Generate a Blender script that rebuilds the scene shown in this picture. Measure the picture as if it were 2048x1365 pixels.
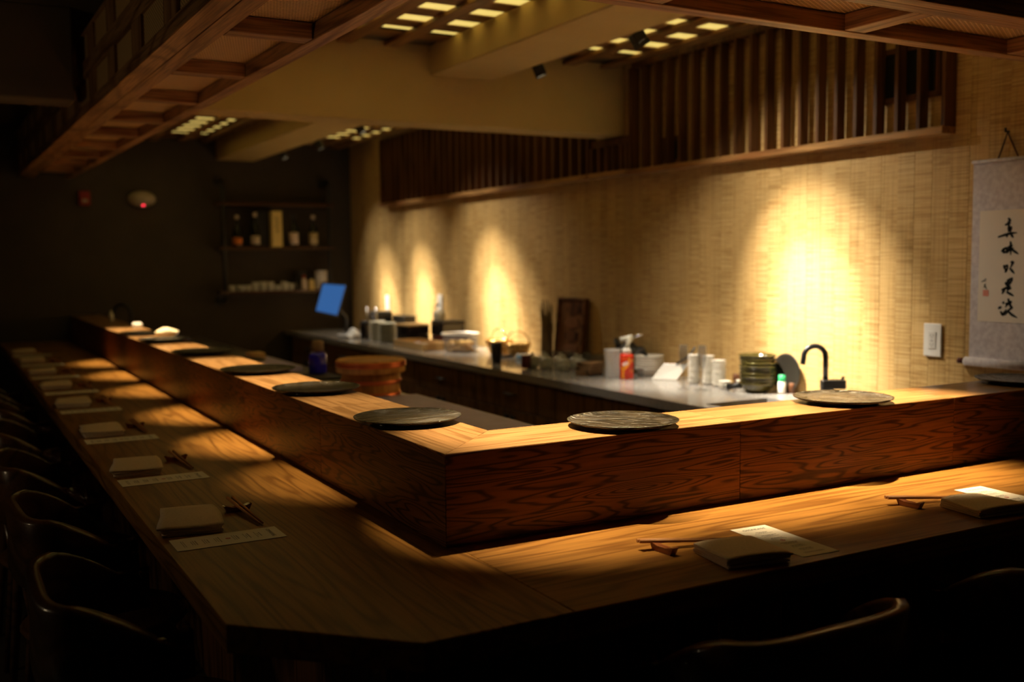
import bpy, bmesh, math, random
from mathutils import Vector, Matrix
random.seed(7)
PI = math.pi
S = bpy.context.scene
C = S.collection
for o in list(bpy.data.objects): bpy.data.objects.remove(o)

# ------------------------------------------------------------------ camera
cam = bpy.data.objects.new('camera', bpy.data.cameras.new('camera')); C.objects.link(cam)
yaw, pit, rol = 0.511675702, -0.0782649807, -0.0091246
fw = Vector((math.sin(yaw)*math.cos(pit), math.cos(yaw)*math.cos(pit), math.sin(pit)))
rt = Vector((math.cos(yaw), -math.sin(yaw), 0)); up = rt.cross(fw)
r2 = rt*math.cos(rol) + up*math.sin(rol); u2 = up*math.cos(rol) - rt*math.sin(rol)
M = Matrix.Identity(4)
for i in range(3): M[i][0], M[i][1], M[i][2] = r2[i], u2[i], -fw[i]
M.translation = (-0.9070, -1.9066, 0.6025)
cam.matrix_world = M
cam.data.sensor_width = 36; cam.data.sensor_fit = 'HORIZONTAL'
cam.data.lens = 2034.5/2048*36
cam.data.clip_start = 0.05
cam.data.dof.use_dof = True; cam.data.dof.focus_distance = 2.4; cam.data.dof.aperture_fstop = 2.2
S.camera = cam

# ------------------------------------------------------------------ world, exposure
W = bpy.data.worlds.new('world'); S.world = W; W.use_nodes = True
W.node_tree.nodes['Background'].inputs[0].default_value = (1, .85, .66, 1)
W.node_tree.nodes['Background'].inputs[1].default_value = 0.002
S.view_settings.view_transform = 'Standard'; S.view_settings.look = 'None'
S.view_settings.gamma = 1; S.view_settings.use_curve_mapping = False
S.view_settings.exposure = 0.0
WARM = (1, .73, .395)
PALE = (1, .88, .69)
POWER_DOWN, POWER_TRACK = 250.0, 540.0

dl_ = bpy.data.lights.new('added_fill_light', 'POINT'); dl_.energy = 6.0; dl_.color = (1, .74, .42); dl_.shadow_soft_size = .12  # added unseen point light without a fixture, brightens canopy side, chairs and napkins
do_ = bpy.data.objects.new('added_fill_light', dl_); C.objects.link(do_); do_.location = (-2.3, 1.3, .45)

# ------------------------------------------------------------------ materials
def mat(name, col=(.5, .5, .5), rough=.5, metal=0, spec=.5, emit=None, es=1, trans=0, coat=0):
    m = bpy.data.materials.new(name); m.use_nodes = True
    b = m.node_tree.nodes['Principled BSDF']
    b.inputs['Base Color'].default_value = (*col, 1); b.inputs['Roughness'].default_value = rough
    b.inputs['Metallic'].default_value = metal; b.inputs['Specular IOR Level'].default_value = spec
    b.inputs['Transmission Weight'].default_value = trans; b.inputs['Coat Weight'].default_value = coat
    if emit: b.inputs['Emission Color'].default_value = (*emit, 1); b.inputs['Emission Strength'].default_value = es
    return m
class N:
    def __init__(s, m): s.t = m.node_tree; s.b = s.t.nodes['Principled BSDF']
    def __call__(s, typ, **kw):
        n = s.t.nodes.new(typ)
        for k, v in kw.items():
            if k.startswith('i_'):
                k = k[2:]; k = int(k) if k.isdigit() else k.replace('_', ' ')
                if hasattr(v, 'is_output'): s.t.links.new(v, n.inputs[k])
                else: n.inputs[k].default_value = v
            else: setattr(n, k, v)
        return n
    def math(s, op, a, b=None):
        n = s.t.nodes.new('ShaderNodeMath'); n.operation = op
        for i, v in enumerate((a, b)):
            if v is None: continue
            if hasattr(v, 'is_output'): s.t.links.new(v, n.inputs[i])
            else: n.inputs[i].default_value = v
        return n.outputs[0]
    def ramp(s, fac, stops):
        n = s.t.nodes.new('ShaderNodeValToRGB'); s.t.links.new(fac, n.inputs[0])
        e = n.color_ramp.elements
        while len(e) > 1: e.remove(e[-1])
        e[0].position, e[0].color = stops[0][0], (*stops[0][1], 1)
        for p, c in stops[1:]: x = e.new(p); x.color = (*c, 1)
        return n.outputs[0]
    def link(s, a, inp): s.t.links.new(a, s.b.inputs[inp])
    def coords(s, scale, rnd=True):
        tc = s('ShaderNodeTexCoord'); v = tc.outputs['Object']
        if rnd:
            oi = s('ShaderNodeObjectInfo')
            mul = s('ShaderNodeVectorMath', operation='ADD', i_0=v)
            cmb = s('ShaderNodeCombineXYZ', i_0=s.math('MULTIPLY', oi.outputs['Random'], 17.3), i_1=s.math('MULTIPLY', oi.outputs['Random'], 31.7), i_2=s.math('MULTIPLY', oi.outputs['Random'], 9.1))
            s.t.links.new(cmb.outputs[0], mul.inputs[1]); v = mul.outputs[0]
        mp = s('ShaderNodeMapping', i_Vector=v, i_Scale=scale)
        return mp.outputs[0]
    def bump(s, h, strength, dist=.002):
        n = s('ShaderNodeBump', i_Strength=strength, i_Distance=dist, i_Height=h); s.link(n.outputs[0], 'Normal')

def wood(name, base, dark, axis='x', rough=.35, rings=9.0, across=5.0, along=.55, coat=0., pore=.35, contrast=1.0):
    """oak like wood: contour rings of a stretched noise give the cathedral figure"""
    m = mat(name, base, rough, coat=coat); n = N(m)
    def sc(al, ac): return {'x': (al, ac, ac), 'y': (ac, al, ac), 'z': (ac, ac, al)}[axis]
    v = n.coords(sc(along, across))
    no = n('ShaderNodeTexNoise', i_Vector=v, i_Scale=1.0, i_Detail=1.5, i_Roughness=.45, i_Distortion=.12)
    w = n.math('SINE', n.math('MULTIPLY', no.outputs[0], rings*6.283))
    w = n.math('MULTIPLY_ADD', w, .5); w.node.inputs[2].default_value = .5
    v2 = n.coords(sc(5, 170))
    fn = n('ShaderNodeTexNoise', i_Vector=v2, i_Scale=1.0, i_Detail=2.0)
    v3 = n.coords(sc(.8, 2.2))
    big = n('ShaderNodeTexNoise', i_Vector=v3, i_Scale=1.0, i_Detail=1.0)
    mid = tuple((a+b)/2 for a, b in zip(base, dark))
    c1 = n.ramp(w, [(0, dark), (.16*contrast, mid), (.42, base), (1, tuple(min(1, x*1.08) for x in base))])
    mx = n('ShaderNodeMix', data_type='RGBA', blend_type='MULTIPLY')
    mx.inputs['Factor'].default_value = pore
    n.t.links.new(c1, mx.inputs['A'])
    n.t.links.new(n.ramp(fn.outputs[0], [(.36, (.25, .25, .25)), (.56, (1, 1, 1))]), mx.inputs['B'])
    mx2 = n('ShaderNodeMix', data_type='RGBA', blend_type='MULTIPLY'); mx2.inputs['Factor'].default_value = .5
    n.t.links.new(mx.outputs['Result'], mx2.inputs['A'])
    n.t.links.new(n.ramp(big.outputs[0], [(.3, (.7, .68, .62)), (.7, (1.1, 1.1, 1.1))]), mx2.inputs['B'])
    n.b.inputs['Specular IOR Level'].default_value = .22
    n.link(mx2.outputs['Result'], 'Base Color')
    n.bump(fn.outputs[0], .12, .001)
    return m
OAK, OAKD = (.29, .135, .028), (.18, .075, .014)
oak = {a: wood('oak_'+a, OAK, OAKD, a, rough=.36, coat=0, rings=8, across=12, along=.9) for a in 'xyz'}
oakt = {a: wood('oak_ledge_top_'+a, (.33, .18, .072), (.22, .11, .038), a, rough=.32, coat=.1, rings=8, across=14, along=.9) for a in 'xy'}  # paler than the counter oak: strong light and gloss put into the colour
oakf = {a: wood('oak_face_'+a, (.25, .088, .018), (.07, .021, .004), a, rough=.38, rings=13, across=24, along=2.3, contrast=1.3) for a in 'xy'}  # redder and darker: bounced light and dark varnish put into the colour
oakp = {a: wood('oak_pale_'+a, (.50, .27, .10), (.30, .13, .045), a, rough=.4, pore=.6, rings=7) for a in 'xyz'}
darkw = {a: wood('walnut_'+a, (.20, .085, .03), (.09, .035, .012), a, rough=.45) for a in 'xyz'}
soffw = {a: wood('soffit_oak_'+a, (.44, .235, .095), (.26, .12, .043), a, rough=.45, pore=.6) for a in 'xyz'}
slatw = wood('slat_wood', (.14, .06, .02), (.09, .036, .012), 'z', rough=.5)
latw = {a: wood('ceiling_slat_'+a, (.30, .155, .05), (.2, .09, .03), a, rough=.5) for a in 'xy'}
chairw = wood('chair_wood', (.10, .045, .02), (.05, .02, .01), 'x', rough=.3, coat=.3)
cabw = wood('cabinet_wood', (.22, .12, .055), (.12, .06, .025), 'z', rough=.5)
cypress = wood('cypress', (.72, .37, .11), (.56, .26, .065), 'z', rough=.45, rings=5)
trayw = wood('tray_wood', (.70, .47, .22), (.55, .33, .13), 'y', rough=.5, rings=4)
brownw = wood('carved_board_wood', (.16, .065, .03), (.05, .02, .01), 'z', rough=.4, rings=4)
restw = wood('rest_wood', (.36, .12, .045), (.22, .06, .02), 'x', rough=.2, coat=.5)
stickw = wood('chopstick_wood', (.55, .26, .10), (.4, .17, .06), 'y', rough=.45)

def bamboo():
    m = mat('bamboo', (.6, .4, .18), .6, spec=.25); n = N(m)
    tc = n('ShaderNodeTexCoord'); oi = n('ShaderNodeObjectInfo')
    cmb = n('ShaderNodeCombineXYZ', i_0=0., i_1=n.math('MULTIPLY', oi.outputs['Random'], 41.), i_2=n.math('MULTIPLY', oi.outputs['Random'], 23.))
    add = n('ShaderNodeVectorMath', operation='ADD', i_0=tc.outputs['Object'], i_1=cmb.outputs[0]).outputs[0]
    def noise(sc, det=2.): return n('ShaderNodeTexNoise', i_Vector=n('ShaderNodeMapping', i_Vector=add, i_Scale=sc).outputs[0], i_Scale=1.0, i_Detail=det).outputs[0]
    fine = noise((1, 4, 230)); vert = noise((1, 130, 2.)); blot = noise((1, 8, 3.2), 1.); bold = noise((1, 9, 62), 1.)
    c = n.ramp(fine, [(.30, (.40, .235, .075)), (.5, (.59, .385, .15)), (.72, (.67, .47, .21))])
    mask = n.math('MULTIPLY', n.ramp(blot, [(.5, (0, 0, 0)), (.64, (1, 1, 1))]), n.ramp(bold, [(.46, (0, 0, 0)), (.54, (1, 1, 1))]))
    mx = n('ShaderNodeMix', data_type='RGBA', blend_type='MULTIPLY')
    n.t.links.new(n.math('MULTIPLY', mask, .5), mx.inputs['Factor']); n.t.links.new(c, mx.inputs['A']); mx.inputs['B'].default_value = (.68, .6, .48, 1)
    mx2 = n('ShaderNodeMix', data_type='RGBA', blend_type='MULTIPLY'); mx2.inputs['Factor'].default_value = .4
    n.t.links.new(mx.outputs['Result'], mx2.inputs['A']); n.t.links.new(n.ramp(vert, [(.36, (.55, .5, .4)), (.5, (1, 1, 1))]), mx2.inputs['B'])
    hv = n('ShaderNodeHueSaturation', i_Color=mx2.outputs['Result'])
    n.t.links.new(n.math('ADD', n.math('MULTIPLY', oi.outputs['Random'], .14), .93), hv.inputs['Value'])
    n.link(hv.outputs[0], 'Base Color'); n.bump(fine, .5, .002)
    return m
bamboo_m = bamboo()

def rattan(name, a, b):
    """open weave cane: two crossing strand sets with see-through gaps"""
    m = mat(name, (.50, .29, .11), .5); n = N(m)
    sp = n('ShaderNodeSeparateXYZ', i_Vector=n('ShaderNodeTexCoord').outputs['Object'])
    u, v = sp.outputs[a], sp.outputs[b]
    k = 6.283/.0125
    p = n.math('SINE', n.math('MULTIPLY', n.math('ADD', u, n.math('MULTIPLY', v, .55)), k))
    q = n.math('SINE', n.math('MULTIPLY', n.math('SUBTRACT', n.math('MULTIPLY', u, .55), v), k))
    wv = n.math('MAXIMUM', p, q)
    n.link(n.ramp(wv, [(.0, (.38, .20, .06)), (.55, (.72, .44, .16)), (1, (.88, .62, .28))]), 'Base Color')
    n.link(n.math('GREATER_THAN', wv, -.68), 'Alpha'); n.bump(wv, .6, .003)
    return m
rat_xy, rat_yz = rattan('rattan_flat', 0, 1), rattan('rattan_side', 1, 2)

def noisy(name, c0, c1, scale, rough, bump=0, dist=.002, metal=0, spec=.5, det=3., stretch=(1, 1, 1), lo=.35, hi=.65):
    m = mat(name, c0, rough, metal, spec); n = N(m)
    no = n('ShaderNodeTexNoise', i_Vector=n.coords(stretch), i_Scale=scale, i_Detail=det)
    n.link(n.ramp(no.outputs[0], [(lo, c0), (hi, c1)]), 'Base Color')
    if bump: n.bump(no.outputs[0], bump, dist)
    return m
plaster = noisy('plaster', (.52, .36, .125), (.56, .40, .15), 3, .85, .1)
darkwall = noisy('dark_wall', (.055, .042, .028), (.065, .05, .033), 4, .8)
darkceil = noisy('dark_ceiling', (.10, .075, .045), (.12, .09, .05), 3, .85)
floor_m = noisy('floor', (.05, .04, .03), (.07, .055, .04), 5, .5)
stone = noisy('stone_plate', (.005, .0036, .0016), (.036, .026, .012), 27, .27, 1.0, .03, det=5., stretch=(.7, 2.2, 1), lo=.38, hi=.66)
quartz = noisy('quartz', (.30, .285, .27), (.36, .34, .32), 90, .13)
N(quartz)
board_m = noisy('rubber_board', (.40, .36, .68), (.46, .41, .77), 14, .55)
steel = mat('steel', (.5, .5, .5), .25, 1)
steel_t = mat('brushed_steel_top', (.35, .34, .34), .35, 1)
copper = mat('copper', (.82, .24, .10), .28, 1)
black = mat('black_satin', (.012, .012, .013), .35)
blackm = mat('black_matt', (.01, .01, .01), .6)
lacq = mat('black_lacquer', (.014, .01, .009), .15)
bronze = mat('dark_bronze', (.03, .024, .018), .35, .6)
white = mat('white_ceramic', (.80, .77, .70), .25)
whitep = mat('white_plastic', (.82, .80, .76), .35)
cream = mat('cream_ceramic', (.62, .60, .50), .3)
greyc = noisy('celadon', (.42, .43, .36), (.52, .52, .44), 9, .3)
greeng = noisy('olive_glaze', (.035, .028, .006), (.075, .06, .013), 12, .12)
maroon = mat('maroon', (.10, .02, .015), .3)
glass = mat('glass', (.10, .105, .11), .03, spec=1); glass.node_tree.nodes['Principled BSDF'].inputs['Alpha'].default_value = .2
plastic = mat('clear_plastic', (.9, .9, .9), .15); plastic.node_tree.nodes['Principled BSDF'].inputs['Alpha'].default_value = .4
gold = mat('gold_wire', (.85, .55, .18), .22, 1); foil = noisy('gold_foil', (.80, .48, .13), (.95, .70, .32), 60, .35, .8, .01, metal=.8)
napk = noisy('linen', (.72, .58, .43), (.80, .66, .50), 220, .9, .4, .001, spec=.1)
paper = mat('menu_paper', (.82, .78, .68), .7, spec=.2)
ink = mat('ink', (.02, .022, .05), .6); ink2 = mat('pale_ink', (.22, .20, .19), .7); redink = mat('red_ink', (.55, .12, .09), .6)
sumi = mat('sumi_ink', (.012, .012, .012), .8)
sealm = mat('seal_red', (.72, .28, .22), .8)
cloth_s = noisy('scroll_silk', (.58, .53, .57), (.74, .70, .73), 55, .8, .2, .001, det=2.)
paper_s = mat('scroll_paper', (.84, .77, .68), .8)
redp = mat('red_paint', (.62, .035, .015), .25); orange = mat('orange_print', (.95, .36, .02), .3); pinkp = mat('pink_print', (.95, .70, .68), .3); yellowp = mat('yellow_print', (.9, .6, .05), .3)
greenp = mat('green_plastic', (.02, .32, .12), .35)
bluegl = mat('blue_glass', (.03, .02, .85), .08, spec=.8)
bluepk = mat('blue_print', (.25, .50, .75), .4)
reddev = mat('red_device', (.30, .02, .015), .4)
amber = mat('orange_label', (.75, .22, .04), .6); yellowbox = mat('yellow_box', (.78, .60, .24), .6); palelab = mat('pale_label', (.62, .52, .45), .7); beigelab = mat('beige_label', (.55, .45, .28), .7)
darkgl = mat('dark_bottle_glass', (.012, .014, .01), .12)
led_r = mat('red_led', (.3, 0, 0), .4, emit=(1, .03, .06), es=4)
screen = mat('tablet_screen', (.01, .03, .08), .2, emit=(.05, .19, .55), es=.55)
lampglow = mat('lamp_lens', (1, .9, .7), .4, emit=(1, .78, .45), es=14)
cell = mat('lit_paper', (.9, .8, .5), .8, emit=(.88, .66, .17), es=.95)
bagm = noisy('black_bag', (.01, .01, .01), (.03, .028, .026), 25, .4, .8, .01)
twig = noisy('twig', (.13, .08, .03), (.30, .20, .08), 30, .8, stretch=(4, 4, .3))
purplecl = mat('dark_plate_glaze', (.02, .017, .013), .35)
towel_m = mat('white_towel', (.80, .80, .82), .8)

# ------------------------------------------------------------------ mesh helpers
class MB:
    def __init__(s): s.bm = bmesh.new()
    def hexa(s, p, bev=0):
        """8 points: bottom ring then top ring"""
        v = [s.bm.verts.new(q) for q in p]
        fs = [s.bm.faces.new([v[i] for i in q]) for q in ((3, 2, 1, 0), (4, 5, 6, 7), (0, 1, 5, 4), (1, 2, 6, 5), (2, 3, 7, 6), (3, 0, 4, 7))]
        if bev:
            es = {e for f in fs for e in f.edges}
            bmesh.ops.bevel(s.bm, geom=list(es), offset=bev, segments=1, affect='EDGES', profile=.5)
        return s
    def box(s, x0, x1, y0, y1, z0, z1, bev=0):
        return s.hexa([(x0, y0, z0), (x1, y0, z0), (x1, y1, z0), (x0, y1, z0), (x0, y0, z1), (x1, y0, z1), (x1, y1, z1), (x0, y1, z1)], bev)
    def prism(s, poly, z0, z1, bev=0, tf=None):
        n = len(poly); tf = tf or (lambda p: p)
        a = [s.bm.verts.new(tf((x, y, z0))) for x, y in poly]; b = [s.bm.verts.new(tf((x, y, z1))) for x, y in poly]
        fs = [s.bm.faces.new(a[::-1]), s.bm.faces.new(b)]
        for i in range(n): fs.append(s.bm.faces.new([a[i], a[(i+1) % n], b[(i+1) % n], b[i]]))
        if bev:
            es = {e for f in fs for e in f.edges}
            bmesh.ops.bevel(s.bm, geom=list(es), offset=bev, segments=1, affect='EDGES', profile=.5)
        return s
    def lathe(s, prof, seg=32, c=(0, 0, 0), wob=0):
        rings = []
        for r, z in prof:
            if r < 1e-6: rings.append([s.bm.verts.new((c[0], c[1], c[2]+z))])
            else: rings.append([s.bm.verts.new((c[0]+r*math.cos(2*PI*i/seg), c[1]+r*math.sin(2*PI*i/seg), c[2]+z)) for i in range(seg)])
        for a, b in zip(rings, rings[1:]):
            for i in range(seg):
                j = (i+1) % seg
                if len(a) == 1 and len(b) == 1: continue
                if len(a) == 1: f = [a[0], b[j], b[i]][::-1]
                elif len(b) == 1: f = [a[i], a[j], b[0]]
                else: f = [a[i], a[j], b[j], b[i]]
                s.bm.faces.new(f).smooth = True
        return s
    def tube(s, pts, r, seg=10, cap=True):
        pts = [Vector(p) for p in pts]; rs = r if isinstance(r, (list, tuple)) else [r]*len(pts)
        rings = []; ref = None
        for i, p in enumerate(pts):
            t = (pts[min(i+1, len(pts)-1)]-pts[max(i-1, 0)]).normalized()
            if ref is None: ref = Vector((0, 0, 1)) if abs(t.z) < .9 else Vector((1, 0, 0))
            n = (ref - t*ref.dot(t)).normalized(); ref = n; b = t.cross(n)
            rings.append([s.bm.verts.new(p+(n*math.cos(2*PI*k/seg)+b*math.sin(2*PI*k/seg))*rs[i]) for k in range(seg)])
        for a, b in zip(rings, rings[1:]):
            for k in range(seg): s.bm.faces.new([a[k], a[(k+1) % seg], b[(k+1) % seg], b[k]]).smooth = True
        if cap: s.bm.faces.new(rings[0][::-1]); s.bm.faces.new(rings[-1])
        return s
    def strip(s, loop_pts, y0, y1, ny, fn=None):
        """closed profile (x,z) swept along y; fn(x,y,z) may deform"""
        rows = []
        for k in range(ny+1):
            y = y0+(y1-y0)*k/ny
            rows.append([s.bm.verts.new(fn(x, y, z) if fn else (x, y, z)) for x, z in loop_pts])
        n = len(loop_pts)
        for a, b in zip(rows, rows[1:]):
            for i in range(n): s.bm.faces.new([a[i], a[(i+1) % n], b[(i+1) % n], b[i]]).smooth = True
        s.bm.faces.new(rows[0][::-1]); s.bm.faces.new(rows[-1])
        return s
    def mesh(s, name):
        bmesh.ops.recalc_face_normals(s.bm, faces=s.bm.faces)
        me = bpy.data.meshes.new(name); s.bm.to_mesh(me); s.bm.free(); return me
def obj(name, mb, m, parent=None, kind=None, label=None, loc=None):
    me = mb.mesh(name) if isinstance(mb, MB) else mb
    if m and not me.materials: me.materials.append(m)
    o = bpy.data.objects.new(name, me); C.objects.link(o)
    if parent: o.parent = parent
    if loc: o.location = loc
    if kind: o['kind'] = kind
    if label: o['label'] = label
    return o
def tag(o, label, cat, group=None):
    o['label'] = label; o['category'] = cat
    if group: o['group'] = group
    return o
def thing(name, label, cat, loc=(0, 0, 0), rz=0, group=None):
    o = bpy.data.objects.new(name, None); C.objects.link(o); o.empty_display_size = .05
    o.location = loc; o.rotation_euler = (0, 0, rz); return tag(o, label, cat, group)
def dup(root, loc, rz=0, label=None, scale=None):
    r = root.copy(); C.objects.link(r); r.location = loc; r.rotation_euler = (0, 0, rz)
    if label: r['label'] = label
    if scale: r.scale = scale
    for ch in list(root.children):
        c = ch.copy(); C.objects.link(c); c.parent = r
        for g in list(ch.children):
            d = g.copy(); C.objects.link(d); d.parent = c
    return r
def copyo(o, loc=None, rz=None, parent=None, name=None):
    c = o.copy(); C.objects.link(c)
    if loc is not None: c.location = loc
    if rz is not None: c.rotation_euler = (0, 0, rz)
    if parent: c.parent = parent
    return c
def spot(name, loc, target, power, size, blend, col, rad, parent=None):
    l = bpy.data.lights.new(name, 'SPOT'); l.energy = power; l.spot_size = math.radians(size); l.spot_blend = blend; l.color = col; l.shadow_soft_size = rad
    o = bpy.data.objects.new(name, l); C.objects.link(o)
    o.rotation_euler = (Vector(target)-Vector(loc)).to_track_quat('-Z', 'Y').to_euler()
    o.location = loc
    if parent: o.parent = parent
    return o

FZ = -.80            # floor
XW, YB = 2.40, 6.97  # bamboo wall plane, far wall plane
CZ = 1.655           # ceiling plane

# ------------------------------------------------------------------ setting
obj('floor', MB().box(-3, XW, -4, YB, FZ-.1, FZ), floor_m, kind='structure')
obj('ceiling', MB().box(-3, XW, -4, YB, CZ, CZ+.1), darkceil, kind='structure')
obj('wall_left', MB().box(-3.1, -3, -4, YB, FZ, CZ), darkwall, kind='structure')
obj('wall_back', MB().box(-3, XW+.1, YB, YB+.1, FZ-.1, CZ+.1), darkwall, kind='structure')
wr = obj('wall_right', MB().box(XW, XW+.1, -4, YB, FZ-.1, CZ+.1), plaster, kind='structure')
sme = MB().box(0, .012, -.0396, .0396, -.79, CZ, .0006).mesh('bamboo_strip'); sme.materials.append(bamboo_m)
for k in range(97):
    o = obj('bamboo_strip', sme, None, wr, loc=(XW-.012-random.uniform(0, .0012), -.77+k*.0795, 0))
# beams
obj('trim_1', MB().box(.10, XW-.016, 2.68, 2.87, 1.277, CZ, .006), plaster, kind='structure')
obj('trim_2', MB().box(-2.99, -.385, 2.68, 2.87, 1.277, CZ, .006), darkceil, kind='structure')  # left end of the same beam, shade put in by the darker colour
obj('trim_3', MB().box(1.225, 1.56, .20, 2.679, 1.507, CZ, .006), plaster, kind='structure')
obj('trim_4', MB().box(1.20, 1.52, 2.871, 6.965, 1.485, CZ, .006), plaster, kind='structure')

# ------------------------------------------------------------------ ceiling lattices
def lattice(label, x0, x1, y0, y1, ry, lit0, lit1, runners, xl=None):
    t = thing('ceiling_lattice', label, 'ceiling lattice', ((x0+x1)/2, (y0+y1)/2, CZ), 0, 'backlit ceiling lattices')
    ox, oy = (x0+x1)/2, (y0+y1)/2
    obj('light_paper', MB().box(x0-ox, (xl or x1)-ox, lit0-oy, lit1-oy, -.006, -.001), cell, t)
    sl = MB().box(x0-ox, x1-ox, -.056, .056, -.0115, -.0065).mesh('slat'); sl.materials.append(latw['x'])
    y = ry
    while y < y1-.05:
        if y > y0+.05: obj('slat', sl, None, t, loc=(0, y-oy, 0))
        y += .2155
    ru = MB().box(-.036, .036, y0-oy, y1-oy, -.030, -.012, .001).mesh('runner'); ru.materials.append(latw['y'])
    for x in runners: obj('runner', ru, None, t, loc=(x-ox, 0, 0))
    return t
lattice('backlit wooden ceiling lattice on the nearer left side, between hanging rattan canopy and short beam', .125, 1.22, .2, 2.675, .24+.2155*.45, .3, 2.40, (.30, .54, .785, 1.018))
lattice('backlit wooden ceiling lattice on the nearer right side, along the slatted wall screen', 1.565, 2.30, .2, 2.675, .24+.2155*.33, .3, 2.38, (1.62, 1.848, 2.255, 2.02))
lattice('backlit wooden ceiling lattice behind the wide crossbeam, near the hanging rattan canopy', .125, 1.195, 2.875, 6.96, 2.93, 2.9, 6.52, (.24, .46, .68, .90, 1.10), 1.03)
lattice('backlit wooden ceiling lattice behind the wide crossbeam, above the dark bottle shelf', 1.525, 2.30, 2.875, 6.96, 2.93, 2.9, 6.33, (1.62, 1.855, 2.08, 2.26))

# ------------------------------------------------------------------ rattan canopy (soffit) over the counter
SB, ST = 1.20, 1.64
can = thing('hanging_canopy', 'long L-shaped wooden canopy with woven rattan panels above the counter', 'canopy', (0, 0, SB))
hz = ST-SB
XO, XI, YO, YI, YE, XE = -.345, .05, -.262, .10, 6.9, 2.38
TILT = .0145                                    # the long left arm rises a little towards the back
def lean(o): o.rotation_euler = (TILT, 0, 0); o.location = (0, 0, -.0105); return o
def rail(name, x0, x1, y0, y1, z0, z1, ax): return obj(name, MB().box(x0, x1, y0, y1, z0, z1, .002), soffw[ax], can)
# bottom frame: two joined boards outside, one inside
lean(rail('bottom_rail', XO, XO+.062, YO, YE, 0, .045, 'y')); lean(rail('bottom_rail', XO+.0635, -.225, .0, YE, .001, .045, 'y'))
lean(rail('bottom_rail', 0, XI, YI+.001, YE, 0, .045, 'y'))
rail('bottom_rail', XO+.063, XE, YO, YO+.043, 0, .045, 'x'); rail('bottom_rail', XO+.121, XE, YO+.0445, YO+.09, .001, .045, 'x')
rail('bottom_rail', 0, XE, .05, YI, 0, .045, 'x')
cys = (.785, 1.475, 2.17, 2.86, 3.52, 4.2, 4.87, 5.55, 6.2)
for y in cys: lean(rail('cross_bar', -.2245, -.0005, y, y+.07, .002, .045, 'x'))
rail('cross_bar', -.2245, -.001, .05, .115, .002, .045, 'x')
for x in (.53, 1.205, 1.88): rail('cross_bar', x, x+.075, YO+.091, .049, .002, .045, 'y')
rail('cross_bar', 0, .045, YO+.091, .049, .002, .045, 'y')
ys = [.115]+list(cys)+[6.9]
for i in range(len(ys)-1): lean(obj('rattan_panel', MB().box(-.235, .01, ys[i]+.02, ys[i+1]+.03, .047, .050), rat_xy, can))
xs = [.0, .53, 1.205, 1.88, 2.36]
for i in range(len(xs)-1): obj('rattan_panel', MB().box(xs[i]+.025, xs[i+1]+.03, YO+.07, .07, .047, .050), rat_xy, can)
# outer side facing the seats: rails, posts, woven panels in two rows
lean(rail('side_rail', XO, XO+.03, YO, YE, .145, .215, 'y')); lean(rail('side_rail', XO, XO+.03, YO, YE, .33, hz-.12, 'y'))
posts = [-.195+.52*k for k in range(14)]
for y in posts:
    for z0, z1 in ((.0455, .1445), (.2155, .3295)): lean(obj('side_post', MB().box(XO+.002, XO+.028, y, y+.17, z0, z1), soffw['z'], can))
for i in range(len(posts)-1):
    for z0, z1 in ((.0455, .15), (.21, .335)): lean(obj('rattan_panel', MB().box(XO+.012, XO+.015, posts[i]+.16, posts[i+1]+.01, z0, z1), rat_yz, can))
# outer side facing the front seats and the two kitchen sides
rail('side_board', XO+.031, XE, YO, YO+.03, .046, hz, 'x')
lean(rail('side_board', XI-.02, XI, YI+.001, YE, .046, hz-.11, 'y')); rail('side_board', XI, XE, YI-.02, YI, .046, hz, 'x')

# small spotlights on the kitchen side of the canopy, one per pair of plates
dl = thing('downlight', '', 'spotlight', (0, 0, 0), 0, 'spotlights on the kitchen side of the canopy')
obj('housing', MB().lathe([(.0, .075), (.026, .075), (.028, .07), (.028, .0), (.022, .0), (.018, .02), (0, .02)], 20), black, dl)
obj('lens', MB().lathe([(0, .019), (.017, .019), (.017, .016), (0, .016)], 16), lampglow, dl)
obj('bracket', MB().box(-.046, -.026, -.008, .008, .04, .056), black, dl)
def downlight(x, y, tx, ty, power, label, rz, first=[dl], size=33):
    z = 1.345
    if first: t = first.pop(); t.location = (x, y, z); t.rotation_euler = (0, 0, rz); t['label'] = label
    else: t = dup(dl, (x, y, z), rz, label)
    l = spot('downlight_lamp', (0, 0, .004), (0, 0, -1), power, size, .9, WARM, .016); l.parent = t
    d = Vector((tx-x, ty-y, .2-z)); l.rotation_euler = (Matrix.Rotation(-rz, 3, 'Z') @ d).to_track_quat('-Z', 'Y').to_euler()
words = ['first', 'second', 'third', 'fourth', 'fifth', 'sixth', 'seventh', 'eighth', 'ninth', 'tenth']
for i, y in enumerate((.80, 1.48, 2.25, 3.15, 3.95, 4.75)):
    downlight(XI+.049, y, .10, y, POWER_DOWN*(.42 if i == 0 else .55), f'small black spotlight under ceiling, {words[i]} from the counter corner along the left counter', 0)
for i, (x, dy, ty, k) in enumerate(((.32, .20, .15, 1.15), (.87, .049, .06, 1.3), (1.42, .049, .05, 1.75))):
    downlight(x, YI+dy, x, ty, POWER_DOWN*k, f'small black spotlight under ceiling, {words[i]} from the counter corner along the right counter', PI/2, size=37)

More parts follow.
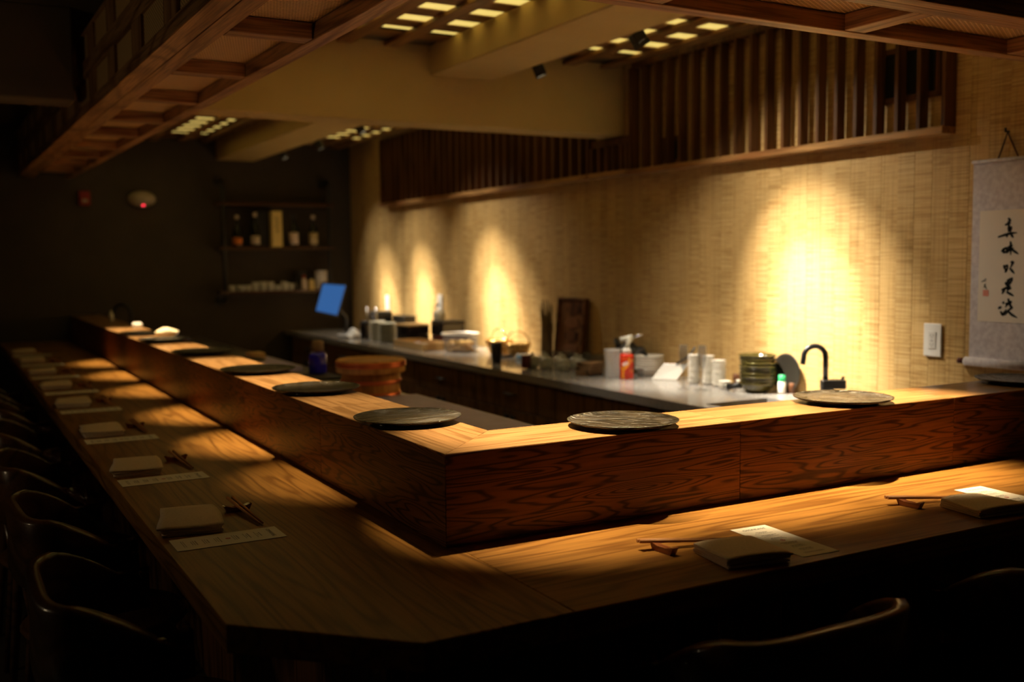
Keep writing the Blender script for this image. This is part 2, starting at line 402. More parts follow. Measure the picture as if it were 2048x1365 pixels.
# track spotlights beside the short beams
def track(loc, tgt, label, power, size, blend, col=PALE):
    L, T = Vector(loc), Vector(tgt); d = (T-L).normalized()
    t = thing('track_spotlight', label, 'spotlight', (L.x, L.y, CZ), 0, 'black cube spotlights by the beams')
    q = d.to_track_quat('-Z', 'Y'); c = L-Vector((L.x, L.y, CZ))
    h = MB().box(-.027, .027, -.027, .027, -.012, .030, .003)
    for a_, b_, c_, d_ in ((-.027, -.024, -.027, .027), (.024, .027, -.027, .027), (-.0239, .0239, -.027, -.024), (-.0239, .0239, .024, .027)): h.box(a_, b_, c_, d_, -.034, -.0121)
    for v in h.bm.verts: v.co = q @ v.co + c
    obj('head', h, black, t)
    g = MB().lathe([(0, -.0125), (.018, -.0125), (.018, -.014), (0, -.014)], 16)
    for v in g.bm.verts: v.co = q @ v.co + c
    obj('lens', g, lampglow, t)
    obj('stem', MB().tube([(0, 0, 0), c-d*.02], .008, 8), black, t)
    obj('base', MB().lathe([(0, -.002), (.03, -.002), (.03, -.02), (0, -.02)], 16), black, t)
    
    for nm, k, sz in (('track_lamp_core', .62, .58), ('track_lamp_field', .30, 1.0), ('track_lamp_spill', .05, 2.0)): spot(nm, c+d*.030, c+d*2, power*k, size*sz, 1, col, .014, t)
track((1.62, 1.516, 1.50), (2.40, 1.26, .20), 'black cube spotlight nearest the camera, aimed at the wall by the scroll', POWER_TRACK*1.5, 52, 1)
track((1.594, 2.265, 1.50), (2.08, 1.95, .0), 'black cube spotlight hanging against the front face of the wide crossbeam', POWER_TRACK*.45, 40, 1)
track((1.60, 4.613, 1.50), (2.36, 4.07, .14), 'black cube spotlight just behind the wide crossbeam, beside far short beam', POWER_TRACK*1.3, 44, 1)
track((1.66, 5.639, 1.50), (2.36, 5.30, .14), 'black cube spotlight in the middle of the far ceiling bay', POWER_TRACK*1.25, 38, 1)
track((1.624, 6.458, 1.50), (2.36, 6.03, .14), 'black cube spotlight nearest the dark back wall', POWER_TRACK*.9, 38, 1)

# ------------------------------------------------------------------ slatted wall screens
def screen_wall(label, y0, y1, zb, zt, ys):
    t = thing('slatted_screen', label, 'wall screen', (XW-.016, y0, zb)); L = y1-y0; h = zt-zb
    obj('bottom_rail', MB().box(-.075, -.001, 0, L, 0, .028, .002), oakp['y'], t)
    obj('top_rail', MB().box(-.045, -.001, 0, L, h-.04, h, .002), slatw, t)
    me = MB().box(-.060, -.012, -.009, .009, .0285, h-.0405, .001).mesh('slat'); me.materials.append(slatw)
    for y in ys: obj('slat', me, None, t, loc=(0, y-y0, 0))
    for y in (.009, L-.009): obj('end_post', MB().box(-.062, -.001, y-.009, y+.009, .0285, h-.0405, .001), slatw, t)
    return t
screen_wall('tall brown slatted wooden wall screen right of the wide crossbeam', .60, 2.56, 1.055, CZ-.002, [.721+.1012*i for i in range(18)])
screen_wall('short slatted wooden wall screen in the gap under the wide crossbeam', 2.58, 2.93, 1.06, 1.27, [2.64, 2.71, 2.78, 2.85])
screen_wall('long brown slatted wooden wall screen behind the wide crossbeam', 2.95, 6.07, 1.06, CZ-.002, [3.03+.1*i for i in range(30)])
def vent(label, y0, y1, z0, z1, split):
    t = thing('wall_vent', label, 'air vent', (XW-.0155, y0, z0), 0, 'wall vents behind the slatted screen'); L, h, b = y1-y0, z1-z0, .022
    f = MB(); f.box(-.010, 0, 0, L, 0, b, .001); f.box(-.010, 0, 0, L, h-b, h, .001); f.box(-.010, 0, 0, b, b, h-b); f.box(-.010, 0, L-b, L, b, h-b)
    if split: f.box(-.010, 0, L*split-.008, L*split+.008, b, h-b)
    obj('frame', f, slatw, t); obj('opening_shade', MB().box(-.003, 0, b, L-b, b, h-b), blackm, t)  # black sheet stands in for the shade inside the vent
    n = int((L-2*b)/.011)
    for i in range(n): obj('louvre', MB().box(-.008, -.0035, b+.004+i*.011, b+.007+i*.011, b, h-b), bronze, t)
vent('large wall vent with dark louvres at the near end of the tall slatted screen', .665, .945, 1.205, 1.415, .62)
vent('small wall vent with dark louvres low behind the tall slatted screen beside the crossbeam', 2.19, 2.34, 1.09, 1.23, 0)
vent('wall vent with dark louvres behind the long slatted screen past the crossbeam', 3.76, 3.96, 1.21, 1.37, 0)

# ------------------------------------------------------------------ sushi counter (lower level, L shape, chamfered corner)
DL, DR = .5156, .4686
A, B2 = (-DL, -DR+.249), (-DL+.253, -DR); MID = ((A[0]+B2[0])/2, (A[1]+B2[1])/2)
ct = thing('sushi_counter', 'long L-shaped oak dining counter with a clipped front corner', 'counter', (0, 0, FZ))
h0 = -FZ
obj('counter_top', MB().prism([A, B2, (.02, -DR), (.02, .20), (.20, .20), (.20, 6.96), (-DL, 6.96)], h0-.05, h0, .002), oak['y'], ct)
obj('counter_top', MB().prism([(.0206, -DR), (XW-.02, -DR), (XW-.02, .1994), (.0206, .1994)], h0-.05, h0, .002), oak['x'], ct)
pl = MB().box(-.012, 0, .002, .198, 0, h0-.051, .002).mesh('base_plank'); pl.materials.append(darkw['z'])
for k in range(35): obj('base_plank', pl, None, ct, loc=(-.16, -.08+k*.2, 0))
px = MB().box(.002, .198, -.012, 0, 0, h0-.051, .002).mesh('base_plank'); px.materials.append(darkw['z'])
for k in range(12): obj('base_plank', px, None, ct, loc=(-.14+k*.2, -.09, 0))

# raised ledge
WL, HL = .2184, .2
ld = thing('serving_ledge', 'raised oak ledge around the kitchen carrying the dark plates', 'ledge', (0, 0, .0005))
g = .0007
jl = [.805, 1.62, 2.43, 3.24, 4.05, 4.86, 5.67, 6.94]; jr = [.813, 1.62, XW-.02]
def leg_boards(js, sw):
    tr = (lambda p: p) if not sw else (lambda p: (p[1], p[0], p[2]))
    ax = 'x' if sw else 'y'
    a = 0
    for i, b in enumerate(js):
        def top(y, x): return y
        y0o, y0i, y0b, y0c = (g, WL+g, .02, WL-.02) if i == 0 else (a+g, a+g, a+g, a+g)
        e = b-g
        # top board with mitred long edges; first one is mitred at the corner
        p = [(.02, .02 if i == 0 else a+g, HL-.02), (WL-.02, WL-.02 if i == 0 else a+g, HL-.02), (WL-.02, e, HL-.02), (.02, e, HL-.02),
             (0, g if i == 0 else a+g, HL), (WL, WL+g if i == 0 else a+g, HL), (WL, e, HL), (0, e, HL)]
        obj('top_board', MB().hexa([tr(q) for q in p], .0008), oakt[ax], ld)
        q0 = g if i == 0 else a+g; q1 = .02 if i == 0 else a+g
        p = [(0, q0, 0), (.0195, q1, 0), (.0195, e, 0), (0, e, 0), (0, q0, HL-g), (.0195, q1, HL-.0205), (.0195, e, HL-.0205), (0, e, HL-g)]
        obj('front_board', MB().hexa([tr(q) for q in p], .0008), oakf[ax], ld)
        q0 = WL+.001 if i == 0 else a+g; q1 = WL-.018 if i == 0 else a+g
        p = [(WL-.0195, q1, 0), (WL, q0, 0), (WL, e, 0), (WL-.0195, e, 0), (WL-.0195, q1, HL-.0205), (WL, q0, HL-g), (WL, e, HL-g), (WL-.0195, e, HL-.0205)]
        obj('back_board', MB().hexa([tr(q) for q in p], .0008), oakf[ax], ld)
        a = b
leg_boards(jl, False); leg_boards(jr, True)

# ------------------------------------------------------------------ plates on the ledge
pt = thing('footed_plate', '', 'plate', (0, 0, 0), 0, 'dark stone plates on the ledge')
prof = [(0, .0115), (.118, .0115), (.128, .0135), (.1345, .0165), (.1360, .0160), (.1345, .0135), (.125, .009), (.100, .006), (.085, .0045), (0, .0045)]
obj('dish', MB().lathe(prof, 64), stone, pt)
obj('foot', MB().lathe([(0, .0042), (.094, .0042), (.096, .003), (.094, 0), (.086, 0), (.084, .003), (0, .003)], 48), lacq, pt)
pls = [(.109, .445), (.109, 1.16), (.110, 1.83), (.111, 2.74), (.110, 3.62), (.110, 4.22)]
for i, (x, y) in enumerate(pls):
    lb = f'round dark stone plate on the left ledge, {words[i]} from the front corner'
    if i == 0: pt.location = (x, y, HL+.001); pt['label'] = lb
    else: dup(pt, (x, y, HL+.001), .6*i, lb)
for i, (x, y) in enumerate(((.530, .104), (1.288, .109), (2.085, .112))):
    dup(pt, (x, y, HL+.001), 1.9+i, f'round dark stone plate on the right ledge, {words[i]} from the front corner')

# ------------------------------------------------------------------ place settings
def text_mesh(s, size):
    cu = bpy.data.curves.new('t', 'FONT'); cu.body = s; cu.size = size; cu.align_x = 'CENTER'; cu.align_y = 'CENTER'; cu.space_character = 1.15
    o = bpy.data.objects.new('t', cu); C.objects.link(o)
    me = bpy.data.meshes.new_from_object(o.evaluated_get(bpy.context.evaluated_depsgraph_get()))
    bpy.data.objects.remove(o); return me
mn = thing('menu_card', '', 'menu', (0, 0, 0), 0, 'menu cards at the place settings')
obj('card', MB().box(-.049, .049, -.117, .117, 0, .0006), paper, mn)
tm = text_mesh('OMAKASE', .0125); tm.transform(Matrix.Translation((0, .094, .0009))); obj('title', tm, ink, mn)
ln, hd = MB(), MB()
rr = random.Random(3)
for yc in (.069, .044, .019, -.020, -.045, -.070):
    w = rr.uniform(.014, .022); x = -w
    while x < w:
        e = min(w, x+rr.uniform(.005, .009)); hd.box(x, e, yc, yc+.0022, .0006, .00075); x = e+.0016
    for k in range(1, 3):
        w = rr.uniform(.010, .024); x = -w
        while x < w:
            e = min(w, x+rr.uniform(.003, .007)); ln.box(x, e, yc-.0045*k, yc-.0045*k+.0013, .0006, .00075); x = e+.0012
for k in range(2): ln.box(-.026, .026, -.094-.004*k, -.0929-.004*k, .0006, .00075)
obj('heading_print', hd, ink2, mn); obj('line_print', ln, ink2, mn)
em = MB().lathe([(.0035, .0006), (.0058, .0006), (.0058, .0008), (.0035, .0008), (.0035, .0006)], 20); em.box(-.0008, .0008, -.0035, .0035, .0006, .0008)
obj('emblem', em, redink, mn, loc=(0, -.0005, 0))

def serp(L, pitch, n, th, dx):
    """outline of a zig-zag folded cloth"""
    path = []
    for k in range(n):
        z = th/2+k*pitch; a, b = -L/2+dx[k][0], L/2+dx[k][1]
        row = [(a+(b-a)*i/10, z) for i in range(11)]
        if k % 2: row = row[::-1]
        path += row
        if k < n-1:
            cx = row[-1][0]; sg = 1 if k % 2 == 0 else -1
            path += [(cx+sg*pitch/2*math.sin(t*PI/5), z+pitch/2-pitch/2*math.cos(t*PI/5)) for t in range(1, 5)]
    lft, rgt = [], []
    for i, p in enumerate(path):
        q0, q1 = path[max(i-1, 0)], path[min(i+1, len(path)-1)]
        tx, tz = q1[0]-q0[0], q1[1]-q0[1]; l = math.hypot(tx, tz) or 1
        nx, nz = -tz/l*th/2, tx/l*th/2
        lft.append((p[0]+nx, p[1]+nz)); rgt.append((p[0]-nx, p[1]-nz))
    return lft+rgt[::-1]
def napkin(seed, hl=.105, L=.125):
    r = random.Random(seed)
    loop = serp(L, .0062, 4, .0046, [(0, r.uniform(-.006, 0)), (r.uniform(0, .01), 0), (0, r.uniform(-.008, 0)), (-.004, .004)])
    ph = r.uniform(0, 6)
    def fn(x, y, z):
        k = z/.024
        return (x*(1-.10*(y/hl)*k) + .002*math.sin(30*y+ph)*k, y*(1+.03*k*math.sin(40*x+ph)), z*(1-.20*abs(y/hl)**3)+.0025*math.sin(25*x+ph)*math.sin(18*y+ph)*k)
    return MB().strip(loop, -hl, hl, 14, fn).mesh('folded_napkin')
rest_me = MB().strip([(-.034, .016), (-.026, .0), (.026, .0), (.034, .016), (.030, .0165), (.012, .0115), (-.012, .0115), (-.030, .0165)], -.0085, .0085, 2).mesh('chopstick_rest'); rest_me.materials.append(restw)
for p in rest_me.polygons: p.use_smooth = False
st_me = MB().tube([(0, -.115, 0), (0, .02, 0), (0, .12, 0)], [.0024, .0036, .0042], 6).mesh('chopstick'); st_me.materials.append(stickw)
def chopstick(x, y, z, rz, tilt, label, grp):
    o = obj('chopstick', st_me, None, loc=(x, y, z)); o.rotation_euler = (tilt, 0, rz); return tag(o, label, 'chopstick', grp)
leftm = [.313, 1.035, 1.79, 2.60, 3.30, 4.06, 4.84, 5.6]
leftn = [.490, 1.220, 1.985, 2.845, 3.590, 4.345, 5.12, 5.88]
leftc = [.525, 1.265, 2.015, 2.84, 3.52, 4.28, 5.0]
menu0 = mn
for i, y in enumerate(leftm):
    lb = f'slim white OMAKASE menu card on the left counter, {words[i]} from the front corner'
    if i == 0: mn.location = (-.3795, y, .0006); mn.rotation_euler = (0, 0, -PI/2); mn['label'] = lb
    else: dup(mn, (-.382, y, .0006), -PI/2+.012*math.sin(i*2.1), lb)
for i, y in enumerate(leftn):
    me = napkin(i); me.materials.append(napk)
    o = obj('folded_napkin', me, None, loc=(-.425, y, .0008)); o.rotation_euler = (0, 0, (-.16, -.14, -.02, -.10, -.05, -.08, 0, .05)[i])
    tag(o, f'folded beige cloth napkin on the left counter, {words[i]} from the front corner', 'napkin', 'folded napkins at the place settings')
for i, y in enumerate(leftc):
    o = obj('chopstick_rest', rest_me, None, loc=(-.298, y+.03, .0006)); o.rotation_euler = (0, 0, .08*math.sin(i*3))
    tag(o, f'red-brown wooden chopstick rest on the left counter, {words[i]} from the front corner', 'chopstick rest', 'chopstick rests at the place settings')
    for s, nm in ((-1, 'napkin-side'), (1, 'ledge-side')):
        chopstick(-.291+s*.0052, y-.018, .0118, .055-.012*s, .062, f'{nm} chopstick of the {words[i]} pair from the front corner, left counter', 'chopsticks on the left counter')
RX = .757
for i in range(3):
    dx = i*RX; loc = words[i]
    dup(mn, (.644+dx, -.322, .0006), -.06, f'white OMAKASE menu card half under a napkin, {loc} from the corner on the right counter')
    me = napkin(20+i, .071, .128); me.materials.append(napk)
    o = obj('folded_napkin', me, None, loc=(.482+dx, -.372, .0018)); o.rotation_euler = (0, 0, PI/2-.15)
    tag(o, f'folded beige cloth napkin over a menu edge, {loc} from the corner on the right counter', 'napkin', 'folded napkins at the place settings')
    o = obj('chopstick_rest', rest_me, None, loc=(.372+dx-(.01 if i else 0), -.262, .0006)); o.rotation_euler = (0, 0, PI/2+.1)
    tag(o, f'red-brown wooden chopstick rest on the right counter, {loc} from the corner', 'chopstick rest', 'chopstick rests at the place settings')
    for s, nm in ((-1, 'napkin-side'), (1, 'ledge-side')):
        chopstick(.452+dx-(.01 if i else 0), -.252+s*.0052, .0118, PI/2-.26+.01*s, .062, f'{nm} chopstick of the {loc} pair from the corner, right counter', 'chopsticks on the right counter')

# ------------------------------------------------------------------ chairs
ch = thing('bentwood_chair', '', 'chair', (0, 0, FZ), 0, 'dark bentwood chairs along the counter')
obj('seat', MB().lathe([(0, .455), (.17, .450), (.205, .458), (.215, .448), (.205, .432), (0, .430)], 28), chairw, ch)
bk = MB(); rows = []
NB = 32
for i in range(NB+1):
    a = math.radians(-190+200*i/NB); f = abs(i/NB-.5)*2
    zt, zb = .780-.13*(max(0, f-.5)/.5)**1.3, .60+.02*f
    t = .011; c, s_ = math.cos(a), math.sin(a)
    e = (abs(c)**4.5+abs(s_)**4.5)**(-1/4.5) if s_ < 0 else 1
    def P(d, z, c=c, s_=s_, e=e): return bk.bm.verts.new(((.228*e+d)*c, (.212*e+d)*s_, z))
    rows.append([P(d, z) for d, z in ((-t, zb), (t+.004, zb), (t, zb+.09), (t+.006, zt-.008), (t, zt), (-t, zt), (-t-.003, zt-.01), (-t-.004, zb+.09))])
for p, q in zip(rows, rows[1:]):
    for k in range(8): bk.bm.faces.new([p[k], p[(k+1) % 8], q[(k+1) % 8], q[k]]).smooth = True
bk.bm.faces.new(rows[0][::-1]); bk.bm.faces.new(rows[-1])
obj('backrest', bk, chairw, ch)
for sx in (-1, 1):
    obj('leg', MB().tube([(sx*.14, .13, .44), (sx*.17, .17, .2), (sx*.185, .19, 0)], [.017, .015, .011]), chairw, ch)
    obj('leg', MB().tube([(sx*.16, -.19, .62), (sx*.15, -.16, .44), (sx*.18, -.2, 0)], [.013, .017, .011]), chairw, ch)
obj('stretcher', MB().tube([(.155*math.cos(k*PI/12), .155*math.sin(k*PI/12), .22) for k in range(25)], .009), chairw, ch)
for i, y in enumerate((.27, 1.0, 1.75, 2.5, 3.25, 4.0)):
    lb = f'dark bentwood chair at the left counter, {words[i]} from the camera end'
    if i == 0: ch.location = (-.555, y, FZ); ch.rotation_euler = (0, 0, -PI/2); ch['label'] = lb
    else: dup(ch, (-.56+.01*math.sin(i*2), y, FZ), -PI/2+.06*math.sin(i*1.7), lb)
dup(ch, (.39, -.50, FZ), .0, 'dark bentwood chair at the right counter, nearer the clipped corner, its rail catching light')
dup(ch, (1.15, -.50, FZ), -.03, 'dark bentwood chair at the right counter, by the right edge of the photo')

# ------------------------------------------------------------------ kitchen: prep counter on the left, back counter on the right
pc = thing('prep_counter', 'low steel prep counter tucked behind the left ledge', 'counter', (.58, 3.3, FZ))
obj('worktop', MB().box(-.36, .36, -3.05, 3.35, h0-.03, h0, .002), steel_t, pc)
obj('body', MB().box(-.34, .33, -3.03, 3.33, 0, h0-.031), darkw['y'], pc)
tag(obj('cutting_board', MB().box(-.31, .31, -.93, .93, 0, .029, .004), board_m, loc=(.58, 1.215, .0005)), 'nearer large purple-grey cutting board beside the hangiri tub', 'cutting board', 'purple-grey cutting boards')
tag(obj('cutting_board', MB().box(-.28, .28, -.35, .35, 0, .029, .004), board_m, loc=(.565, 3.95, .0005)), 'farther purple-grey cutting board beyond the blue bottle', 'cutting board', 'purple-grey cutting boards')

XF, ZT = 1.755, .008
bc = thing('stone_worktop', 'long grey polished stone worktop along the bamboo wall', 'worktop', (XF, 0, ZT))
# worktop with sink cut-out (x .03-.42, y .62-1.35)
D = XW-.0165-XF
SX0, SX1, SY0, SY1 = .07, .41, .62, 1.335
obj('slab', MB().box(0, D, SY1, 6.96, -.04, 0), quartz, bc)
obj('slab', MB().box(0, D, .23, SY0, -.04, 0), quartz, bc)
obj('slab', MB().box(0, SX0, SY0, SY1, -.04, 0), quartz, bc); obj('slab', MB().box(SX1, D, SY0, SY1, -.04, 0), quartz, bc)
sk = MB()
sk.box(SX0-.006, SX0, SY0, SY1, -.2, -.041); sk.box(SX1, SX1+.006, SY0, SY1, -.2, -.041); sk.box(SX0, SX1, SY0-.006, SY0, -.2, -.041); sk.box(SX0, SX1, SY1, SY1+.006, -.2, -.041); sk.box(SX0, SX1, SY0, SY1, -.2, -.195)
tag(obj('sink', sk, black, loc=(XF, 0, ZT)), 'black undermount sink set in the grey worktop under the black faucet', 'sink')
# base cabinets
cb = thing('base_cabinet', '', 'cabinet', (0, 0, 0), 0, 'dark wood cabinets under the grey worktop')
CWD = .87; hb = ZT-.041-FZ
f = MB(); f.box(.02, D-.01, .002, .018, .08, hb-.001); f.box(.02, D-.01, CWD-.018, CWD-.002, .08, hb-.001); f.box(.02, D-.01, .0181, CWD-.0181, .08, .098); f.box(D-.02, D-.01, .0181, CWD-.0181, .0981, hb-.001); f.box(.02, .03, .0181, CWD-.0181, hb-.04, hb-.001)
obj('carcass', f, cabw, cb)
obj('plinth', MB().box(.06, D-.05, .004, CWD-.004, 0, .079), blackm, cb)
dr = obj('drawer', MB().box(0, .019, .004, CWD-.004, hb-.165, hb-.006, .002), cabw, cb)
obj('handle', MB().tube([(0, CWD/2-.055, hb-.08), (-.022, CWD/2-.055, hb-.08), (-.022, CWD/2+.055, hb-.08), (0, CWD/2+.055, hb-.08)], .006, 8), black, dr)
for s in (0, 1):
    y0 = .004+s*(CWD/2-.002)
    d_ = obj('door', MB().box(0, .019, y0, y0+CWD/2-.006, .085, hb-.170, .002), cabw, cb)
    obj('knob', MB().lathe([(0, 0), (.006, 0), (.006, .012), (.015, .016), (.015, .024), (0, .026)], 14), black, d_)
    k = d_.children[0]; k.rotation_euler = (0, -PI/2, 0); k.location = (0, CWD/2+(.035 if s else -.035), hb-.205)
ycs = [.66+.87*0-.0, ]
starts = [6.04-.87*i for i in range(7)]
starts = [.69+.87*i for i in range(7)]
for i, y in enumerate(starts):
    lb = f'dark wood base cabinet under the grey worktop, {words[i]} from the sink end'
    yy = y-.435+.435-.0
    if i == 0: cb.location = (XF+.012, yy, FZ); cb['label'] = lb
    else: dup(cb, (XF+.012, yy, FZ), 0, lb)

def lath(name, label, cat, prof, m, x, y, z, group=None, seg=28):
    return tag(obj(name, MB().lathe(prof, seg), m, loc=(x, y, z)), label, cat, group)
ZC = ZT+.0006
# faucet by the wall (near) and a second one far away
def faucet(x, y, z, rz, label, r, h, w):
    t = thing('faucet', label, 'faucet', (x, y, z), rz, 'black gooseneck faucets')
    pts = [(0, 0, .09), (0, 0, h-r)]+[(-r+r*math.cos(a), 0, h-r+r*math.sin(a)) for a in [PI*k/12 for k in range(1, 12)]]+[(-2*r, 0, h-r-.004), (-2.08*r, 0, h-r-.03)]
    obj('spout', MB().tube(pts, w, 14), black, t)
    f = MB().box(-.018, .082, -.02, .02, .052, .092, .004); f.box(-.018, .03, -.018, .018, 0, .0515, .003); obj('body', f, black, t)
    obj('lever', MB().tube([(.07, 0, .09), (.076, 0, .104)], .006, 8), black, t)
faucet(2.285, 1.12, ZC, -.5, 'black gooseneck faucet against the bright wall above the sink', .046, .232, .0115)
faucet(.33, 6.1, .0006, -.6, 'black gooseneck faucet at the dark far end of the left counter', .068, .305, .012)

# green bowls
gb = thing('green_bowl', '', 'bowl', (0, 0, 0), 0, 'olive green bowls in a stack')
bp = [(0, .008), (.045, .010), (.066, .024), (.073, .040), (.079, .046), (.083, .044), (.082, .038), (.074, .033), (.070, .020), (.050, .004), (.044, 0), (0, 0)]
obj('shell', MB().lathe(bp, 36), greeng, gb)
n = 9
for i in range(n):
    lb = f'olive green glazed bowl, {"topmost" if i == n-1 else "lowest" if i == 0 else words[i]+" from the bottom"} of the green stack'
    l = (2.265+.003*math.sin(i*2.2), 1.50+.003*math.cos(i*1.7), ZC+i*.0155)
    if i == 0: gb.location = l; gb['label'] = lb
    else: dup(gb, l, i, lb)
gm = gb.children[0]
# leaning dark plate behind the green stack
o = tag(obj('black_plate', MB().lathe([(0, .006), (.07, .006), (.085, .012), (.087, .010), (.07, 0), (0, 0)], 36), purplecl, loc=(2.366, 1.42, ZC+.088)), 'dark round plate leaning on the wall behind the green bowls', 'plate'); o.rotation_euler = (0, -1.52, 0)
sh = thing('salt_shaker', 'small spice jar with a bright green cap beside the green bowls', 'jar', (2.318, 1.405, ZC))
obj('jar', MB().lathe([(0, 0), (.018, 0), (.019, .004), (.019, .048), (.015, .054), (0, .054)], 20), whitep, sh); obj('cap', MB().lathe([(0, .0545), (.017, .0545), (.0175, .058), (.0165, .082), (0, .083)], 20), greenp, sh)
lath('brown_jar', 'tiny brown jar behind the green-capped spice jar', 'jar', [(0, 0), (.016, 0), (.017, .04), (.012, .046), (0, .047)], brownw, 2.358, 1.385, ZC)
# white dish stacks
def stack(n, x, y, r, dz, h, m, nm, what, where, grp, prof=None):
    base = None
    for i in range(n):
        lb = f'{what}, {"topmost" if i == n-1 else "lowest" if i == 0 else words[i]+" from the bottom" if i < 10 else str(i+1)+"th from the bottom"} of {where}'
        l = (x+.0015*math.sin(i*2.3), y+.0015*math.cos(i*1.9), ZC+i*dz)
        if base is None:
            P = prof or [(0, .003), (r*.5, .003), (r*.78, h*.8), (r*.97, h), (r, h*.97), (r*.99, h*.82), (r*.84, h*.66), (r*.78, h*.3), (r*.6, 0), (0, 0)]
            base = tag(obj(nm, MB().lathe(P, 28), m, loc=l), lb, 'bowl' if 'bowl' in what else 'dish', grp)
        else: c = copyo(base, l); c['label'] = lb
stack(12, 2.236, 1.905, .031, .0112, .016, white, 'white_dish', 'small white dish', 'the leftmost tall white stack behind the flutes', 'small white dishes')
stack(12, 2.262, 1.835, .031, .0112, .016, white, 'white_dish', 'small white dish', 'the middle tall white stack behind the flutes', 'small white dishes')
stack(11, 2.262, 1.755, .034, .0108, .016, white, 'white_dish', 'small white dish', 'the right tall white stack beside the flutes', 'small white dishes')
stack(2, 2.225, 1.675, .030, .014, .022, white, 'white_dish', 'small white dish', 'the low pair in front of the tall white stacks', 'small white dishes')
stack(2, 2.312, 1.648, .034, .014, .022, white, 'white_dish', 'small white dish', 'the low pair beside the green bowls', 'small white dishes')
stack(6, 2.285, 2.325, .076, .0125, .040, white, 'white_bowl', 'white bowl', 'the wide white stack right of the red torch', 'wide white bowls')
# black handled torch-like pestle with chrome end
t = thing('hand_tool', 'small black tool with a chrome end lying before the green bowls', 'tool', (2.205, 1.60, ZC+.0165)); t.rotation_euler = (0, 0, 1.9)
obj('handle', MB().tube([(-.045, 0, .012), (.02, 0, 0)], [.012, .0145], 14), black, t); obj('tip', MB().tube([(.0205, 0, 0), (.036, 0, -.003)], [.0155, .0135], 14), steel, t)
lath('brown_cork', 'dark brown wooden stopper standing behind the low white dishes', 'stopper', [(0, 0), (.014, 0), (.012, .02), (.018, .03), (.016, .055), (0, .058)], brownw, 2.345, 1.73, ZC)
# flutes
fl = thing('champagne_flute', 'clear champagne flute left of two, before the white stacks', 'glass', (2.058, 1.765, ZC), 0, 'champagne flutes on the worktop')
obj('bowl', MB().lathe([(0, .088), (.008, .092), (.018, .12), (.021, .16), (.0195, .205), (.0185, .205), (.0198, .16), (.0168, .121), (.007, .096), (0, .094)], 24), glass, fl)
obj('stem', MB().lathe([(0, .002), (.030, .002), (.031, .0035), (.012, .007), (.0035, .016), (.003, .08), (.0075, .091), (0, .0875)], 24), glass, fl)
dup(fl, (2.104, 1.69, ZC), 0, 'clear champagne flute right of two, before the white stacks')
# grater
t = thing('grater', 'slanted steel grater with a dark handle leaning by the white bowls', 'grater', (2.20, 2.10, ZC))
obj('plate', MB().hexa([(-.03, .055, .001), (.045, -.05, .001), (.055, -.045, .004), (-.02, .06, .004), (.02, .02, .078), (.095, -.075, .078), (.100, -.072, .080), (.025, .024, .080)], .001), whitep, t)
obj('handle', MB().tube([(.06, -.03, .080), (.09, -.08, .115), (.10, -.125, .165)], .0055, 8), black, t)
lath('shot_glass', 'small clear shot glass before the wide white bowls', 'glass', [(0, .004), (.014, .004), (.016, .045), (.0175, .045), (.0155, 0), (0, 0)], glass, 2.172, 2.247, ZC)
# torch
tc = thing('kitchen_torch', 'red gas torch can with orange swirls and a white nozzle head', 'torch', (2.083, 2.245, ZC))
obj('can', MB().lathe([(0, 0), (.034, 0), (.035, .003), (.035, .118), (.031, .126), (0, .127)], 32), redp, tc)
cp = MB().lathe([(0, .1275), (.024, .1275), (.023, .146), (.016, .154), (0, .156)], 24); obj('cap', cp, whitep, tc)
hd_ = MB().tube([(0, 0, .15), (.004, -.004, .178), (.012, -.012, .20)], [.011, .012, .015], 12); hd_.tube([(-.022, .022, .196), (.022, -.022, .208)], [.013, .015], 12); obj('head', hd_, cream, tc)
obj('nozzle', MB().tube([(.024, -.0225, .2085), (.062, -.052, .224)], [.007, .006], 10), steel, tc)
def curved_decal(pts, R, z0, m, nm):
    """thin printed shapes wrapped on the can; pts are (angle offset, height) polygons strips"""
    mb = MB(); a0 = math.atan2(-4.15, -2.99)
    for (u0, v0, u1, v1, w) in pts:
        n = 6
        for k in range(n):
            f0, f1 = k/n, (k+1)/n
            q = []
            for f, s in ((f0, -1), (f1, -1), (f1, 1), (f0, 1)):
                u = u0+(u1-u0)*f; v = v0+(v1-v0)*f
                dx, dv = (u1-u0)*R, v1-v0; l = math.hypot(dx, dv)
                uu = u-s*w/2*(dv/l)/R; vv = v+s*w/2*(dx/l)
                q.append(mb.bm.verts.new((R*math.cos(a0+uu), R*math.sin(a0+uu), z0+vv)))
            mb.bm.faces.new(q)
    return obj(nm, mb, m, tc)
curved_decal([(-.45, .098, -.42, .108, .016), (-.55, .012, -.48, .05, .012), (-.48, .05, .15, .068, .012), (.15, .068, .42, .088, .012), (.42, .088, .3, .108, .010), (-.48, .05, -.72, .062, .014), (-.4, .004, -.55, .014, .012)], .0354, 0, orange, 'flame_print')
curved_decal([(-.62, .072, .2, .084, .016)], .0357, 0, pinkp, 'name_print'); curved_decal([(.85, .035, .85, .05, .02), (1.0, .085, 1.0, .1, .014)], .0354, 0, yellowp, 'side_print')
# clear container with a wooden spoon
t = thing('clear_container', 'frosted plastic tub with a wooden stick behind the red torch', 'container', (2.072, 2.352, ZC))
obj('tub', MB().lathe([(0, .003), (.034, .003), (.042, .14), (.0445, .142), (.0445, .139), (.0435, .135), (.0355, 0), (0, 0)], 28), plastic, t)
obj('stick', MB().tube([(.02, -.012, .006), (-.022, .02, .12)], .004, 8), trayw, t)
